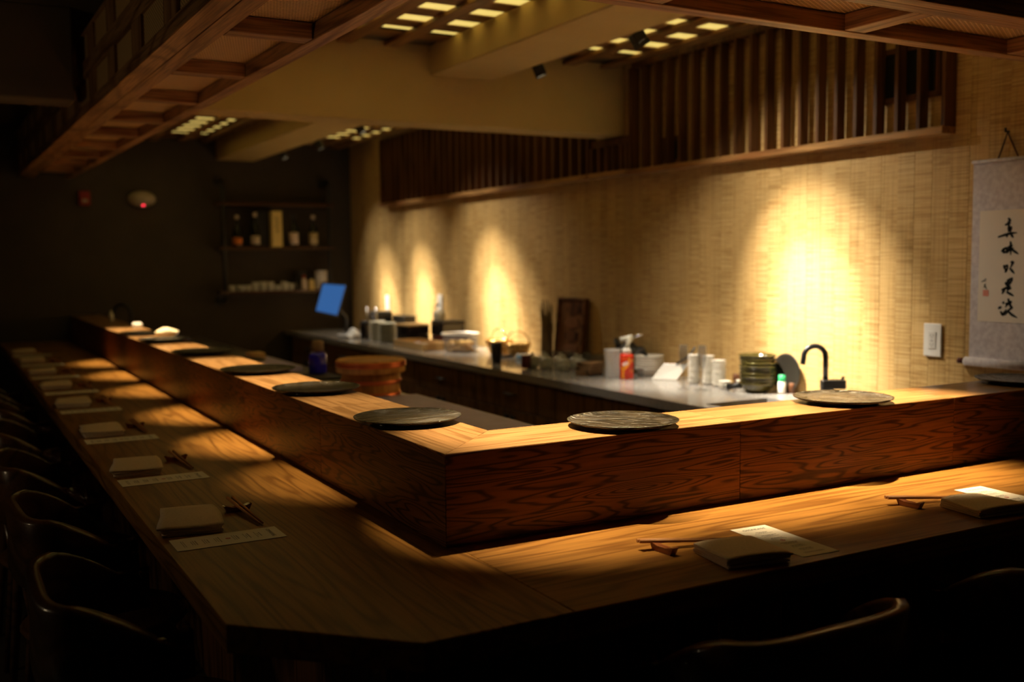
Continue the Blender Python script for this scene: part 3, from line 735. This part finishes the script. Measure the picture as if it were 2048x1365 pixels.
# black bag
b = MB()
bmesh.ops.create_icosphere(b.bm, subdivisions=3, radius=1)
rb = random.Random(5)
for v in b.bm.verts:
    a = .13 * (1+.12*math.sin(7*v.co.x+3*v.co.z)+.08*math.sin(11*v.co.y+2))
    v.co = Vector((v.co.x*.055, v.co.y*a, max(0, .075+v.co.z*.08*(1+.2*math.sin(6*v.co.y)))+0))
for f in b.bm.faces: f.smooth = True
b.tube([(0, .11, .12), (0, .15, .165), (0, .13, .14)], [.02, .012, .004], 8)
tag(obj('black_bag', b, bagm, loc=(2.30, 2.50, ZC)), 'crumpled shiny black bag behind the red torch', 'bag')
# coasters
rb = random.Random(8)
base = None
for i in range(5):
    lb = f'square dark wooden coaster, {"topmost" if i == 4 else "lowest" if i == 0 else words[i]+" from the bottom"} of the stack by the lidded pots'
    l = (2.015+rb.uniform(-.004, .004), 2.475+rb.uniform(-.004, .004), ZC+i*.0145)
    if base is None: base = tag(obj('wooden_coaster', MB().box(-.052, .052, -.052, .052, 0, .013, .003), wood('coaster_wood', (.30, .18, .09), (.06, .035, .02), 'x', rings=5), loc=l), lb, 'coaster', 'stack of wooden coasters'); base.rotation_euler = (0, 0, .3)
    else: c = copyo(base, l, .3+rb.uniform(-.12, .12)); c['label'] = lb
# lidded pots
po = thing('lidded_pot', '', 'pot', (0, 0, 0), 0, 'small grey-green lidded pots')
obj('body', MB().lathe([(0, 0), (.026, 0), (.034, .012), (.0365, .03), (.034, .046), (.030, .050), (0, .050)], 28), greyc, po)
obj('lid', MB().lathe([(0, .0505), (.037, .0505), (.036, .055), (.018, .066), (.008, .069), (.007, .074), (.012, .080), (.009, .085), (0, .086)], 28), greyc, po)
for i, (x, y, w) in enumerate(((1.955, 2.96, 'front left'), (1.985, 2.855, 'front, second from left'), (2.022, 2.745, 'front, third from left'), (2.082, 2.665, 'front right, beside the coasters'), (2.05, 2.99, 'back left'), (2.085, 2.875, 'back middle'), (2.125, 2.775, 'back right'))):
    lb = f'small grey-green lidded pot, {w} of the group'
    if i == 0: po.location = (x, y, ZC); po['label'] = lb
    else: dup(po, (x, y, ZC), i, lb)
rc = lath('ribbed_cup', 'dark red ribbed cup standing left of the lidded pots', 'cup', [(0, .004), (.020, .004)]+[(.026+(.0016 if k % 2 else 0), .006+k*.0065) for k in range(12)]+[(.024, .0775), (.022, .01), (0, .008)][:1]+[(.0, .0775)], maroon, 1.90, 2.935, ZC)
# glass bowls behind the pots
gbw = lath('glass_bowl', 'clear glass bowl behind the lidded pots, left one', 'bowl', [(0, .004), (.03, .004), (.06, .04), (.066, .07), (.068, .07), (.062, .038), (.033, 0), (0, 0)], glass, 2.24, 3.10, ZC, 'clear glass bowls behind the pots')
c = copyo(gbw, (2.26, 2.945, ZC)); c['label'] = 'clear glass bowl behind the lidded pots, middle one'
c = copyo(gbw, (2.28, 2.79, ZC)); c['label'] = 'clear glass bowl behind the lidded pots, right one'
# twig bundle and carved board
t = thing('twig_bundle', 'upright bundle of dry brown twigs leaning beside the carved board', 'twigs', (2.30, 3.375, ZC))
rb = random.Random(11)
for i in range(26):
    a, r = rb.uniform(0, 6.28), .033*math.sqrt(rb.random()); L = rb.uniform(.25, .36)
    x, y = r*math.cos(a), r*math.sin(a)
    obj('twig', MB().tube([(x, y, .0), (x*1.0+rb.uniform(-.01, .01), y+rb.uniform(-.01, .01), L*.55), (x*1.1+rb.uniform(-.012, .012), y*1.1+rb.uniform(-.012, .012), L)], [.005, .0045, .003], 6), twig, t)
t = thing('carved_board', 'tall dark carved wooden tray standing against the wall', 'tray', (2.335, 3.17, ZC)); t.rotation_euler = (0, .10, 0)
f = MB(); f.box(-.012, .008, -.15, .15, 0, .375, .004); obj('panel', f, darkw['z'], t)
f = MB(); f.box(-.024, -.0125, -.15, -.13, 0, .375, .002); f.box(-.024, -.0125, .13, .15, 0, .375, .002); f.box(-.024, -.0125, -.13, .13, .358, .375, .002); f.box(-.024, -.0125, -.13, .13, 0, .017, .002); obj('rim', f, darkw['y'], t)
for i in range(4): obj('carved_inlay', MB().prism([(-.02+.075*math.cos(k*PI/5)*(1+.2*math.sin(k*2+i)), .035*math.sin(k*PI/5)) for k in range(10)], 0, .004, tf=lambda p, i=i: (-.0128-p[2], p[0], .07+i*.08+p[1])), brownw if i % 2 else mat('inlay_%d' % i, (.22, .09, .04), .35), t)
tag(obj('white_card', MB().box(-.004, .004, -.025, .025, 0, .05, .001), whitep, loc=(2.36, 3.325, ZC+.275)), 'small white card showing behind the top of the carved board', 'card')
bpy.data.objects['white_card'].location = (2.372, 3.33, ZC+.28)
# packet, dark plate, black cup
lath('black_saucer', 'flat dark saucer right of the black cup', 'saucer', [(0, .004), (.04, .004), (.062, .010), (.063, .008), (.042, 0), (0, 0)], purplecl, 2.14, 3.62, ZC)
pk = thing('snack_packet', 'blue and white packet lying behind the dark red cup', 'packet', (2.17, 3.42, ZC)); obj('wrapper', MB().box(-.035, .035, -.055, .055, 0, .03, .008), whitep, pk); obj('blue_label', MB().box(-.0362, -.0355, -.03, .04, .006, .026), bluepk, pk)
lath('black_cup', 'tall matt black cup standing alone on the worktop front', 'cup', [(0, .004), (.024, .004), (.033, .118), (.0355, .118), (.0265, 0), (0, 0)], blackm, 1.922, 3.32, ZC)
# gold wire baskets
def basket(x, y, rx, ry, h, label, handle, rz=0):
    t = thing('wire_basket', label, 'basket', (x, y, ZC), rz, 'golden wire baskets'); f = MB()
    ring = lambda k, z: [(rx*k*math.cos(a*PI/16), ry*k*math.sin(a*PI/16), z) for a in range(33)]
    for k, z in ((.7, .006), (.82, h*.4), (.92, h*.75)): f.tube(ring(k, z), .0035, 6)
    for a in range(14):
        c, s = math.cos(a*PI/7), math.sin(a*PI/7); f.tube([(rx*.7*c, ry*.7*s, .006), (rx*c, ry*s, h)], .003, 5)
    obj('foil_liner', MB().lathe([(0, .010), (.66, .010), (.93, h*.98), (.90, h*.98), (.62, .016), (0, .016)], 24), foil, t).scale = (rx, ry, 1); obj('cage', f, gold, t); obj('rim', MB().tube(ring(1, h), .0055, 8), gold, t)
    if handle: obj('handle', MB().tube([(0, ry*math.cos(a*PI/14), h+handle*math.sin(a*PI/14)) for a in range(15)], .0035, 8), gold, t)
basket(2.235, 3.86, .085, .10, .085, 'golden wire basket with a hoop handle behind the clear tub', .075)
basket(2.25, 3.64, .07, .085, .075, 'golden wire basket with a hoop handle between black cup and twigs', .08, .5)
cl = thing('clear_tub', 'wide clear tub with a bright rim full of golden crisps', 'container', (2.085, 4.12, ZC))
obj('wall', MB().lathe([(0, .003), (.108, .003), (.118, .115), (.122, .115), (.110, 0), (0, 0)], 40), glass, cl); obj('rim', MB().lathe([(.117, .1155), (.125, .1155), (.126, .124), (.117, .124), (.117, .1155)], 40), white, cl)
rb = random.Random(4); f = MB()
for i in range(130):
    a, r = rb.uniform(0, 6.28), .088*math.sqrt(rb.random()); f.lathe([(0, 0), (.018, .004), (0, .009)], 8, (r*math.cos(a), r*math.sin(a), .004+.062*rb.random()))
obj('crisps', f, mat('golden_crisp', (.80, .50, .14), .5), cl)
cl.children[-1]['kind'] = 'stuff'
# shallow wooden tray with packets
tr = thing('wooden_tray', 'pale wooden box tray with small packets left of the clear tub', 'tray', (1.985, 4.53, ZC)); f = MB()
f.box(-.10, .10, -.25, .25, 0, .008); f.box(-.10, -.09, -.25, .25, .0085, .05); f.box(.09, .10, -.25, .25, .0085, .05); f.box(-.0895, .0895, -.25, -.24, .0085, .05); f.box(-.0895, .0895, .24, .25, .0085, .05)
obj('box', f, trayw, tr)
for i, (x, y, m, w, cname) in enumerate(((-.05, -.02, bluepk, .03, 'blue'), (-.03, -.10, whitep, .028, 'white'), (.02, -.16, cream, .026, 'cream'), (.0, .06, pinkp, .02, 'pink'))):
    o = tag(obj('sauce_packet', MB().box(-w, w, -w*1.3, w*1.3, 0, .03, .006), m, loc=(1.985+x, 4.53+y, ZC+.028)), f'small {cname} packet lying in the pale wooden tray', 'packet', 'packets in the wooden tray'); o.rotation_euler = (.2, .1, i)
    o.location.z = ZC+.0095; o.rotation_euler = (0, 0, i)
# lacquer boxes
def lbox(x, y, sx, sy, zs, label, m, grp, lidm=None, z0=0):
    t = thing('lacquer_box', label, 'box', (x, y, ZC+z0), 0, grp)
    obj('body', MB().box(-sx, sx, -sy, sy, 0, zs, .006), m, t); obj('lid', MB().box(-sx-.002, sx+.002, -sy-.002, sy+.002, zs+.0005, zs+.014, .004), lidm or m, t); return t
lbox(2.10, 4.93, .085, .11, .058, 'lower black lacquer box of the pair between plates and tray', lacq, 'black lacquer boxes')
lbox(2.10, 4.93, .085, .11, .058, 'upper black lacquer box with pale wooden lid between plates and tray', lacq, 'black lacquer boxes', trayw, .0735)
lbox(2.225, 4.60, .085, .095, .06, 'lower maroon-black lacquer box beside the clear tub', maroon, 'dark boxes by the tub')
lbox(2.225, 4.60, .088, .10, .09, 'upper brown-black box beside the clear tub', lacq, 'dark boxes by the tub', bronze, .0755)
lbox(2.30, 5.55, .05, .12, .16, 'dark grey box by the wall behind the pale plates', bronze, 'dark boxes by the wall')
# cream vase on stand
t = thing('cream_cone', 'cream tapered cone vessel standing between the dark boxes', 'vessel', (2.24, 4.77, ZC))
obj('stand', MB().lathe([(0, 0), (.03, 0), (.03, .01), (.018, .03), (.02, .055), (0, .055)], 20), brownw, t)
obj('cone', MB().lathe([(0, .0555), (.016, .0555), (.03, .11), (.045, .18), (.046, .22), (.036, .245), (0, .25)], 24), cream, t)
# pale plates stacks
stack(12, 1.99, 5.34, .062, .0118, .018, cream, 'pale_plate', 'pale plate', 'the left stack beside the black jar', 'stacks of pale plates')
stack(11, 2.0, 5.17, .070, .0125, .018, greyc, 'grey_plate', 'grey-green plate', 'the right stack beside the lacquer boxes', 'stacks of grey-green plates')
# chrome kettle like box
t = thing('coffee_grinder', 'small black appliance with chrome corners behind the pale plates', 'appliance', (2.20, 5.795, ZC))
obj('body', MB().box(-.07, .07, -.09, .09, .01, .20, .012), black, t)
for sx, sy in ((-1, 1), (-1, -1)): obj('chrome_post', MB().tube([(sx*.078, sy*.095, 0), (sx*.078, sy*.095, .235)], .010, 10), steel, t)
obj('chrome_knob', MB().lathe([(0, 0), (.014, .004), (.016, .014), (0, .026)], 14), steel, t, loc=(-.076, -.03, .15))
t = thing('black_jar', 'black cylindrical jar left of the pale plates', 'jar', (1.965, 5.53, ZC)); obj('jar', MB().lathe([(0, 0), (.040, 0), (.042, .01), (.042, .115), (.036, .125), (0, .126)], 24), lacq, t); obj('lid', MB().lathe([(0, .1265), (.038, .1265), (.038, .142), (.01, .146), (0, .15)], 24), black, t)
# crumpled white towel
b = MB(); bmesh.ops.create_grid(b.bm, x_segments=14, y_segments=14, size=.08)
for v in b.bm.verts: v.co.z = .012+.05*max(0, math.sin(v.co.x*25+1)*math.cos(v.co.y*18))+.05*max(0, v.co.x+v.co.y)*6*.1+.010*math.sin(70*v.co.x)
ext = bmesh.ops.solidify(b.bm, geom=list(b.bm.faces), thickness=.006)
for f in b.bm.faces: f.smooth = True
tag(obj('white_towel', b, towel_m, loc=(1.93, 5.77, ZC+.004)), 'crumpled white towel at the far end of the grey worktop', 'towel')
# tablet on stand
tb = thing('tablet', 'tilted tablet with a glowing blue screen on a black stand', 'tablet', (2.02, 6.12, ZC))
Q = [Vector(q) for q in ((1.697, 5.97, .208), (1.893, 5.95, .161), (2.011, 6.03, .431), (1.799, 6.05, .451))]
nrm = (Q[1]-Q[0]).cross(Q[3]-Q[0]).normalized(); off = Vector((2.02, 6.12, ZC)); cc = sum(Q, Vector())/4
big = [cc+(q-cc)*1.0 for q in Q]; ins = [cc+(q-cc)*.87 for q in Q]
if nrm.y > 0: nrm = -nrm
obj('case', MB().hexa([q-off-nrm*.012 for q in big]+[q-off for q in big], .002), black, tb)
obj('screen', MB().hexa([q-off+nrm*.0002 for q in ins]+[q-off+nrm*.0012 for q in ins]), screen, tb)
obj('stand_arm', MB().tube([cc-off-nrm*.013, (0, -.01, .14), (0, 0, .02)], .012, 10), black, tb)
obj('stand_base', MB().lathe([(0, 0), (.065, 0), (.065, .008), (.02, .02), (0, .02)], 24), black, tb)

# ------------------------------------------------------------------ prep counter items
ZP = .0006
hg = thing('rice_tub', 'lidded cypress rice tub with copper bands behind the cutting board', 'rice tub', (.752, 2.335, ZP))
obj('tub', MB().lathe([(0, 0), (.122, 0), (.127, .02), (.131, .118), (0, .118)], 48), cypress, hg)
for z in (.012, .068): obj('tub_band', MB().lathe([(.1282+z*.05, z), (.1312+z*.05, z+.004), (.1318+z*.05, z+.016), (.1292+z*.05, z+.020), (.1275+z*.05, z+.010), (.1282+z*.05, z)], 48), copper, hg)
lid = obj('lid', MB().lathe([(0, .1185), (.152, .1185), (.154, .122), (.154, .171), (.149, .175), (.140, .171), (0, .171)], 48), cypress, hg)
for z in (.143, .156): obj('lid_band', MB().lathe([(.1543, z), (.1572, z+.003), (.1572, z+.009), (.1543, z+.012), (.1543, z)], 48), copper, lid)
bt = thing('blue_bottle', 'deep blue glass bottle with a tan stopper beyond the rice tub', 'bottle', (.84, 3.33, ZP+.012))
obj('body', MB().lathe([(0, 0), (.044, 0), (.048, .006), (.048, .10), (.036, .115), (0, .116)], 28), bluegl, bt)
obj('stopper', MB().lathe([(0, .1165), (.03, .1165), (.034, .135), (.032, .165), (.02, .178), (0, .18)], 20), mat('tan_cork', (.28, .18, .10), .7), bt)
tag(obj('black_tray', MB().box(-.13, .13, -.15, .15, 0, .011, .004), blackm, loc=(.78, 3.25, ZP)), 'flat black tray under the blue bottle beyond the rice tub', 'tray')
tag(obj('tongs_rest', MB().box(-.02, .02, -.012, .012, 0, .05, .003), trayw, loc=(.58, 3.02, ZP)), 'small pale wooden block by the ledge near the black tray', 'block')
lath('black_pan', 'low round dark dish left of the rice tub', 'dish', [(0, .006), (.085, .006), (.10, .03), (.104, .03), (.09, 0), (0, 0)], lacq, .56, 2.72, ZP)
# large dark plate at the far board with a wooden block, white cloth on the ledge
lath('grey_platter', 'large dark round platter behind the far plates on the kitchen side', 'platter', [(0, .05), (.12, .05), (.165, .062), (.168, .058), (.12, .04), (.10, 0), (0, 0)], purplecl, .44, 3.52, .030)
tag(obj('wood_block', MB().box(-.045, .045, -.06, .06, 0, .05, .004), trayw, loc=(.70, 4.05, .0305)), 'small wooden block on the far purple-grey cutting board', 'block')
b = MB(); bmesh.ops.create_icosphere(b.bm, subdivisions=3, radius=1)
for v in b.bm.verts:
    n_ = 1+.12*math.sin(5*v.co.x+2)+.1*math.sin(6*v.co.y); v.co = Vector((v.co.x*.06*n_, v.co.y*.05*n_, .022+v.co.z*.026*n_ if v.co.z > -.75 else 0))
for f in b.bm.faces: f.smooth = True
tag(obj('white_cloth', b, mat('cream_cloth', (.78, .70, .50), .85), loc=(.285, 3.86, .150)), 'bunched cream cloth behind the fourth and fifth plates', 'cloth')
bpy.data.objects['white_cloth'].location = (.165, 3.86, HL+.008)
tag(obj('white_packet', MB().box(-.028, .028, -.035, .035, 0, .034, .008), towel_m, loc=(.18, 4.90, HL+.001)), 'small white packet at the far end of the left ledge', 'packet')
lath('grey_bottle', 'small pale bottle beside the far black faucet', 'bottle', [(0, 0), (.016, 0), (.016, .05), (.007, .06), (.007, .078), (0, .078)], cream, .15, 5.80, HL+.001)

# ------------------------------------------------------------------ back wall: pipe shelf, bottles, alarms
ps = thing('pipe_shelf', 'dark three-board wall shelf on black iron pipes', 'shelf', (1.66, YB-.001, .25))
ox, oy, oz = 1.66, YB-.001, .25
for x, zb, zt in ((1.203, .29, 1.305), (2.130, .29, 1.315)):
    obj('pipe', MB().tube([(x-ox, 0, zb-oz), (x-ox, -.15, zb-oz), (x-ox, -.17, zb+.02-oz), (x-ox, -.17, zt-.02-oz), (x-ox, -.15, zt-oz), (x-ox, 0, zt-oz)], .017, 12), black, ps)
    for z in (zb, zt):
        f = MB().tube([(x-ox, 0, z-oz), (x-ox, -.012, z-oz)], .045, 20); obj('flange', f, black, ps)
for z in (1.122, .745, .368): obj('shelf_board', MB().box(1.165-ox, 2.175-ox, -.19, -.002, z-.022-oz, z-oz, .002), chairw, ps)
zb = .7455
def bottle(x, label, labm, h=.27, capm=None, lowlab=.36, y=6.80):
    t = thing('sake_bottle', label, 'bottle', (x, y, zb), 0, 'bottles on the middle shelf')
    obj('glass', MB().lathe([(0, 0), (.036, 0), (.038, .005), (.038, h*.48), (.030, h*.62), (.015, h*.76), (.013, h*.95), (.015, h*.95), (.015, h), (0, h)], 24), darkgl, t)
    obj('label', MB().lathe([(.0384, .02), (.0388, .02), (.0388, h*lowlab), (.0384, h*lowlab), (.0384, .02)], 24), labm, t)
    obj('cap', MB().lathe([(0, h+.0005), (.0155, h+.0005), (.0155, h*.9), (.0165, h*.9), (.0165, h+.006), (0, h+.008)], 16), capm or black, t); return t
b1 = bottle(1.317, 'dark bottle with an orange label, leftmost on the shelf', amber, .26, palelab, .30)
obj('neck_tag', MB().lathe([(.0205, .165), (.0245, .165), (.018, .185), (.016, .185), (.0205, .165)], 16), amber, b1)
bottle(1.471, 'black sake bottle with a grey label and pale cap, second on the shelf', palelab, .285, palelab, .33)
bottle(1.809, 'black sake bottle with a pinkish white label, right of yellow box', mat('pink_white_label', (.72, .58, .55), .7), .27, black, .46)
bottle(1.985, 'black sake bottle with a beige label, rightmost on the shelf', beigelab, .27, palelab, .46)
t = thing('yellow_box', 'tall yellow box with dark lettering between the shelf bottles', 'box', (1.650, 6.80, zb)); obj('carton', MB().box(-.045, .045, -.045, .045, 0, .305, .002), yellowbox, t)
f = MB()
for k in range(4):
    z = .23-k*.035
    for q in range(4): f.box(-.016+q*.004*(k % 2), .016-.004*q*((k+1) % 2), -.0462, -.0452, z+q*.006, z+q*.006+.0028)
    f.box(-.002+k*.001, .001+k*.001, -.0462, -.0452, z-.003, z+.024)
obj('lettering', f, mat('dark_lettering', (.16, .12, .05), .7), t)
tag(obj('dark_box', MB().box(-.05, .05, -.03, .03, 0, .31, .003), blackm, loc=(1.555, 6.86, zb)), 'tall black box behind the yellow box on the shelf', 'box')
zl = .3685
cg = lath('glass_cup', 'small clear cup on the lower shelf, first from left', 'cup', [(0, .004), (.024, .004), (.030, .05), (.032, .05), (.026, 0), (0, 0)], plastic, 1.262, 6.80, zl, 'cups on the lower shelf')
for i, (x, s) in enumerate(((1.33, 1), (1.39, 1), (1.455, 1.5), (1.522, 1.55), (1.588, 1.5), (1.65, .9), (1.712, 1.5), (1.768, 1.2))):
    c = copyo(cg, (x, 6.79, zl)); c.scale = (1, 1, s); c['label'] = f'small clear cup on the lower shelf, {words[i+1]} from left'
for x, h, m, nm in ((1.815, .10, darkgl, 'dark little bottle'), (1.885, .12, palelab, 'pale little bottle with a red-brown top'), (1.955, .11, yellowbox, 'little yellow bottle')):
    t = thing('small_bottle', f'{nm} on the lower shelf beside white canister', 'bottle', (x, 6.79, zl), 0, 'small bottles on the lower shelf')
    obj('body', MB().lathe([(0, 0), (.024, 0), (.025, .004), (.025, h*.7), (.012, h*.85), (0, h*.85)], 18), m, t); obj('cap', MB().lathe([(0, h*.855), (.013, h*.855), (.013, h*1.1), (0, h*1.12)], 14), reddev if m is palelab else black, t)
t = thing('white_canister', 'white canister at the right end of lower shelf', 'canister', (2.048, 6.80, zl)); obj('body', MB().lathe([(0, 0), (.050, 0), (.052, .004), (.052, .14), (0, .14)], 28), mat('dull_white', (.55, .50, .45), .6), t); obj('lid', MB().lathe([(0, .1405), (.053, .1405), (.053, .165), (0, .168)], 28), mat('dull_white_lid', (.60, .54, .48), .5), t)
tag(obj('shelf_box', MB().box(-.05, .05, -.03, .03, 0, .16, .003), blackm, loc=(1.895, 6.88, zl)), 'black box behind the little bottles on the lower shelf', 'box')
em_ = thing('alarm_strobe', 'white dome alarm with a red indicator on the dark back wall', 'alarm', (.581, YB-.001, 1.142))
f = MB().lathe([(.112, 0), (.112, .02), (.10, .05), (.07, .075), (.03, .088), (0, .09)], 32)
for v in f.bm.verts: v.co = Vector((v.co.x, -v.co.z, v.co.y*.60))
obj('dome', f, mat('alarm_dome', (.50, .42, .33), .4), em_); f = MB().lathe([(0, 0), (.013, .002), (.010, .010), (0, .012)], 12)
for v in f.bm.verts: v.co = Vector((v.co.x+.003, -v.co.z-.055, v.co.y-.047))
obj('indicator', f, led_r, em_)
al = thing('fire_alarm', 'small red fire alarm box on the dark back wall', 'alarm', (.139, YB-.001, 1.138)); obj('box', MB().box(-.042, .042, -.05, 0, -.056, .056, .006), reddev, al)
obj('lens', MB().box(-.022, .022, -.062, -.0505, -.035, -.008, .004), mat('alarm_lens', (.5, .4, .35), .3), al)

# ------------------------------------------------------------------ bamboo wall: outlets and scroll
XS = XW-.0165
def outlet(y, z, h, w, label, cord):
    t = thing('wall_outlet', label, 'outlet', (XS, y, z), 0, 'white wall outlets')
    obj('cover_plate', MB().box(-.006, 0, -w/2, w/2, -h/2, h/2, .002), whitep, t); obj('socket', MB().box(-.0085, -.0062, -.017, .017, -.033, .033, .001), mat('socket_white', (.74, .72, .68), .4), t)
    f = MB()
    for zz in (-.02, .014):
        for yy in (-.007, .005): f.box(-.0092, -.0086, yy, yy+.002, zz, zz+.008)
        f.box(-.0092, -.0086, -.002, .002, zz-.006, zz-.003)
    for yy in (-.006, .001): f.box(-.0092, -.0086, yy, yy+.005, -.004, -.001)
    obj('slots', f, ink2, t)
    if cord: obj('plug_cord', MB().tube([(-.010, 0, -.015), (-.035, 0, -.015), (-.045, -.01, -.05), (-.04, -.04, -.14), (-.03, -.06, -.2), (-.05, -.08, z*-1+ZC+.006)], [.011, .010, .005, .004, .004, .004], 8), black, t)
outlet(.676, .289, .125, .079, 'white double outlet left of the hanging scroll', False)
outlet(6.085, .265, .125, .079, 'white outlet on the bright wall nearest the back corner', False)
outlet(5.053, .295, .125, .079, 'white outlet with a black cord above the lacquer boxes', True)
sc = thing('hanging_scroll', 'hanging scroll of black brush calligraphy on grey patterned silk', 'scroll', (XS-.002, .385, .6)); dy = .385
obj('silk', MB().box(-.0025, 0, -.132, .132, -.375, .341, 0), cloth_s, sc)
obj('paper', MB().box(-.0036, -.0026, -.100, .100, -.23, .168), paper_s, sc)
rl = obj('roller', MB().tube([(-.014, -.138, -.378), (-.014, .138, -.378)], .016, 16), cloth_s, sc)
for s in (-1, 1): obj('roller_knob', MB().tube([(-.014, s*.1385, -.378), (-.014, s*.16, -.378), (-.014, s*.166, -.378)], [.0105, .0105, .012], 12), maroon, sc)
obj('top_rod', MB().tube([(-.006, -.134, .344), (-.006, .134, .344)], .006, 10), cloth_s, sc)
obj('cord', MB().tube([(-.006, -.045, .348), (-.006, -.02, .40), (-.004, 0, .438), (-.006, .012, .40), (-.006, .032, .348)], .003, 6), brownw, sc)
tag(obj('wall_hook', MB().tube([(0, 0, 0), (-.018, 0, 0), (-.018, 0, .012)], .004, 8), bronze, loc=(XS, .385, 1.040)), 'small dark hook in the wall holding the scroll cord', 'hook')
ST_ = [[(-0.0113, 0.1386), (-0.02, 0.13), (-0.0093, 0.122)], [(0.0, 0.114), (-0.0231, 0.1222)], [(-0.0159, 0.1201), (-0.014, 0.0886)], [(-0.0196, 0.1067), (-0.0244, 0.1049), (-0.022, 0.0883)], [(-0.0136, 0.1002), (-0.0223, 0.1023)], [(-0.0127, 0.0936), (-0.0226, 0.095)], [(0.0262, 0.0722), (-0.0003, 0.0796), (-0.0258, 0.0849), (-0.0475, 0.0859)], [(-0.0104, 0.0847), (-0.008, 0.0704)], [(-0.0222, 0.0833), (-0.0343, 0.0687)], [(0.0108, 0.0205), (0.0, 0.0321), (0.007, 0.0171)], [(0.0011, 0.0314), (-0.0099, 0.0336), (-0.0077, 0.0202)], [(0.0051, 0.0171), (-0.0088, 0.0209)], [(-0.023, 0.0567), (-0.0249, 0.045), (-0.0253, 0.0084)], [(-0.0128, 0.0352), (-0.0326, 0.0422)], [(-0.0094, 0.0262), (-0.0366, 0.0325)], [(-0.0238, 0.0317), (-0.0079, 0.0146)], [(-0.0257, 0.03), (-0.0553, 0.0114)], [(0.0008, -0.0266), (-0.0064, -0.0444)], [(-0.002, -0.0324), (-0.0129, -0.0283), (-0.0151, -0.0401)], [(-0.0061, -0.0444), (-0.0158, -0.0391)], [(-0.0254, -0.0167), (-0.0363, -0.0157), (-0.0243, -0.0384)], [(-0.0133, -0.0401), (-0.0045, -0.0535)], [(-0.0224, -0.0367), (-0.042, -0.0567)], [(-0.0128, -0.082), (-0.0338, -0.0734), (-0.0278, -0.0935)], [(-0.0074, -0.0871), (-0.0152, -0.1004)], [(-0.0112, -0.0887), (-0.0228, -0.0852), (-0.0243, -0.0969)], [(-0.0132, -0.0944), (-0.023, -0.0913)], [(-0.0145, -0.1004), (-0.0243, -0.0969)], [(0.0065, -0.115), (-0.0288, -0.1002)], [(-0.0189, -0.1004), (-0.0177, -0.1195)], [(-0.007, -0.109), (0.0042, -0.1295)], [(-0.0122, -0.1207), (-0.0419, -0.1351)], [(-0.0174, -0.1111), (-0.0319, -0.1068)], [(0.0014, -0.1581), (-0.0068, -0.1619)], [(0.0175, -0.1807), (0.0039, -0.1744)], [(0.0079, -0.1905), (0.0, -0.2037), (-0.0153, -0.1829)], [(-0.0127, -0.1594), (-0.0174, -0.17)], [(-0.0203, -0.144), (-0.0244, -0.1573), (-0.0102, -0.1763)], [(-0.0341, -0.153), (-0.0246, -0.1657)], [(-0.0219, -0.1591), (-0.0348, -0.1728)], [(-0.0266, -0.169), (-0.0363, -0.1754), (-0.0235, -0.1859)], [(-0.0313, -0.1789), (-0.0091, -0.2), (0.0019, -0.2031)], [(-0.0198, -0.1877), (-0.0349, -0.2006), (-0.0578, -0.2113)]]
SG_ = [[(0.0739, -0.0755), (0.0661, -0.0789)], [(0.087, -0.0873), (0.0744, -0.0813), (0.0689, -0.0857)], [(0.0769, -0.102), (0.0732, -0.0985), (0.0687, -0.0933)], [(0.0775, -0.1088), (0.0711, -0.1019), (0.065, -0.1155)]]
def brush(strokes, w, x):
    mb = MB()
    for st in strokes:
        P = [Vector((x, p[0], p[1])) for p in st]; q = []
        for a, b in zip(P, P[1:]): q += [a.lerp(b, k/5) for k in range(5)]
        q.append(P[-1]); n_ = len(q)
        L, R = [], []
        for i, p in enumerate(q):
            d = (q[min(i+1, n_-1)]-q[max(i-1, 0)]).normalized(); nn = Vector((0, -d.z, d.y)); f = i/(n_-1)
            ww = w*(.75+.45*math.sin(f*PI))*(1.0 if f < .7 else 1.0-.45*(f-.7)/.3)
            L.append(mb.bm.verts.new(p+nn*ww/2)); R.append(mb.bm.verts.new(p-nn*ww/2))
        for i in range(n_-1): mb.bm.faces.new([L[i], L[i+1], R[i+1], R[i]])
    return mb
obj('brush_writing', brush(ST_, .0080, -.0041), sumi, sc); obj('signature', brush(SG_, .0030, -.0041), sumi, sc)
obj('red_seal', MB().box(-.0041, -.0037, .442-dy, .465-dy, .462-.6, .484-.6), sealm, sc)
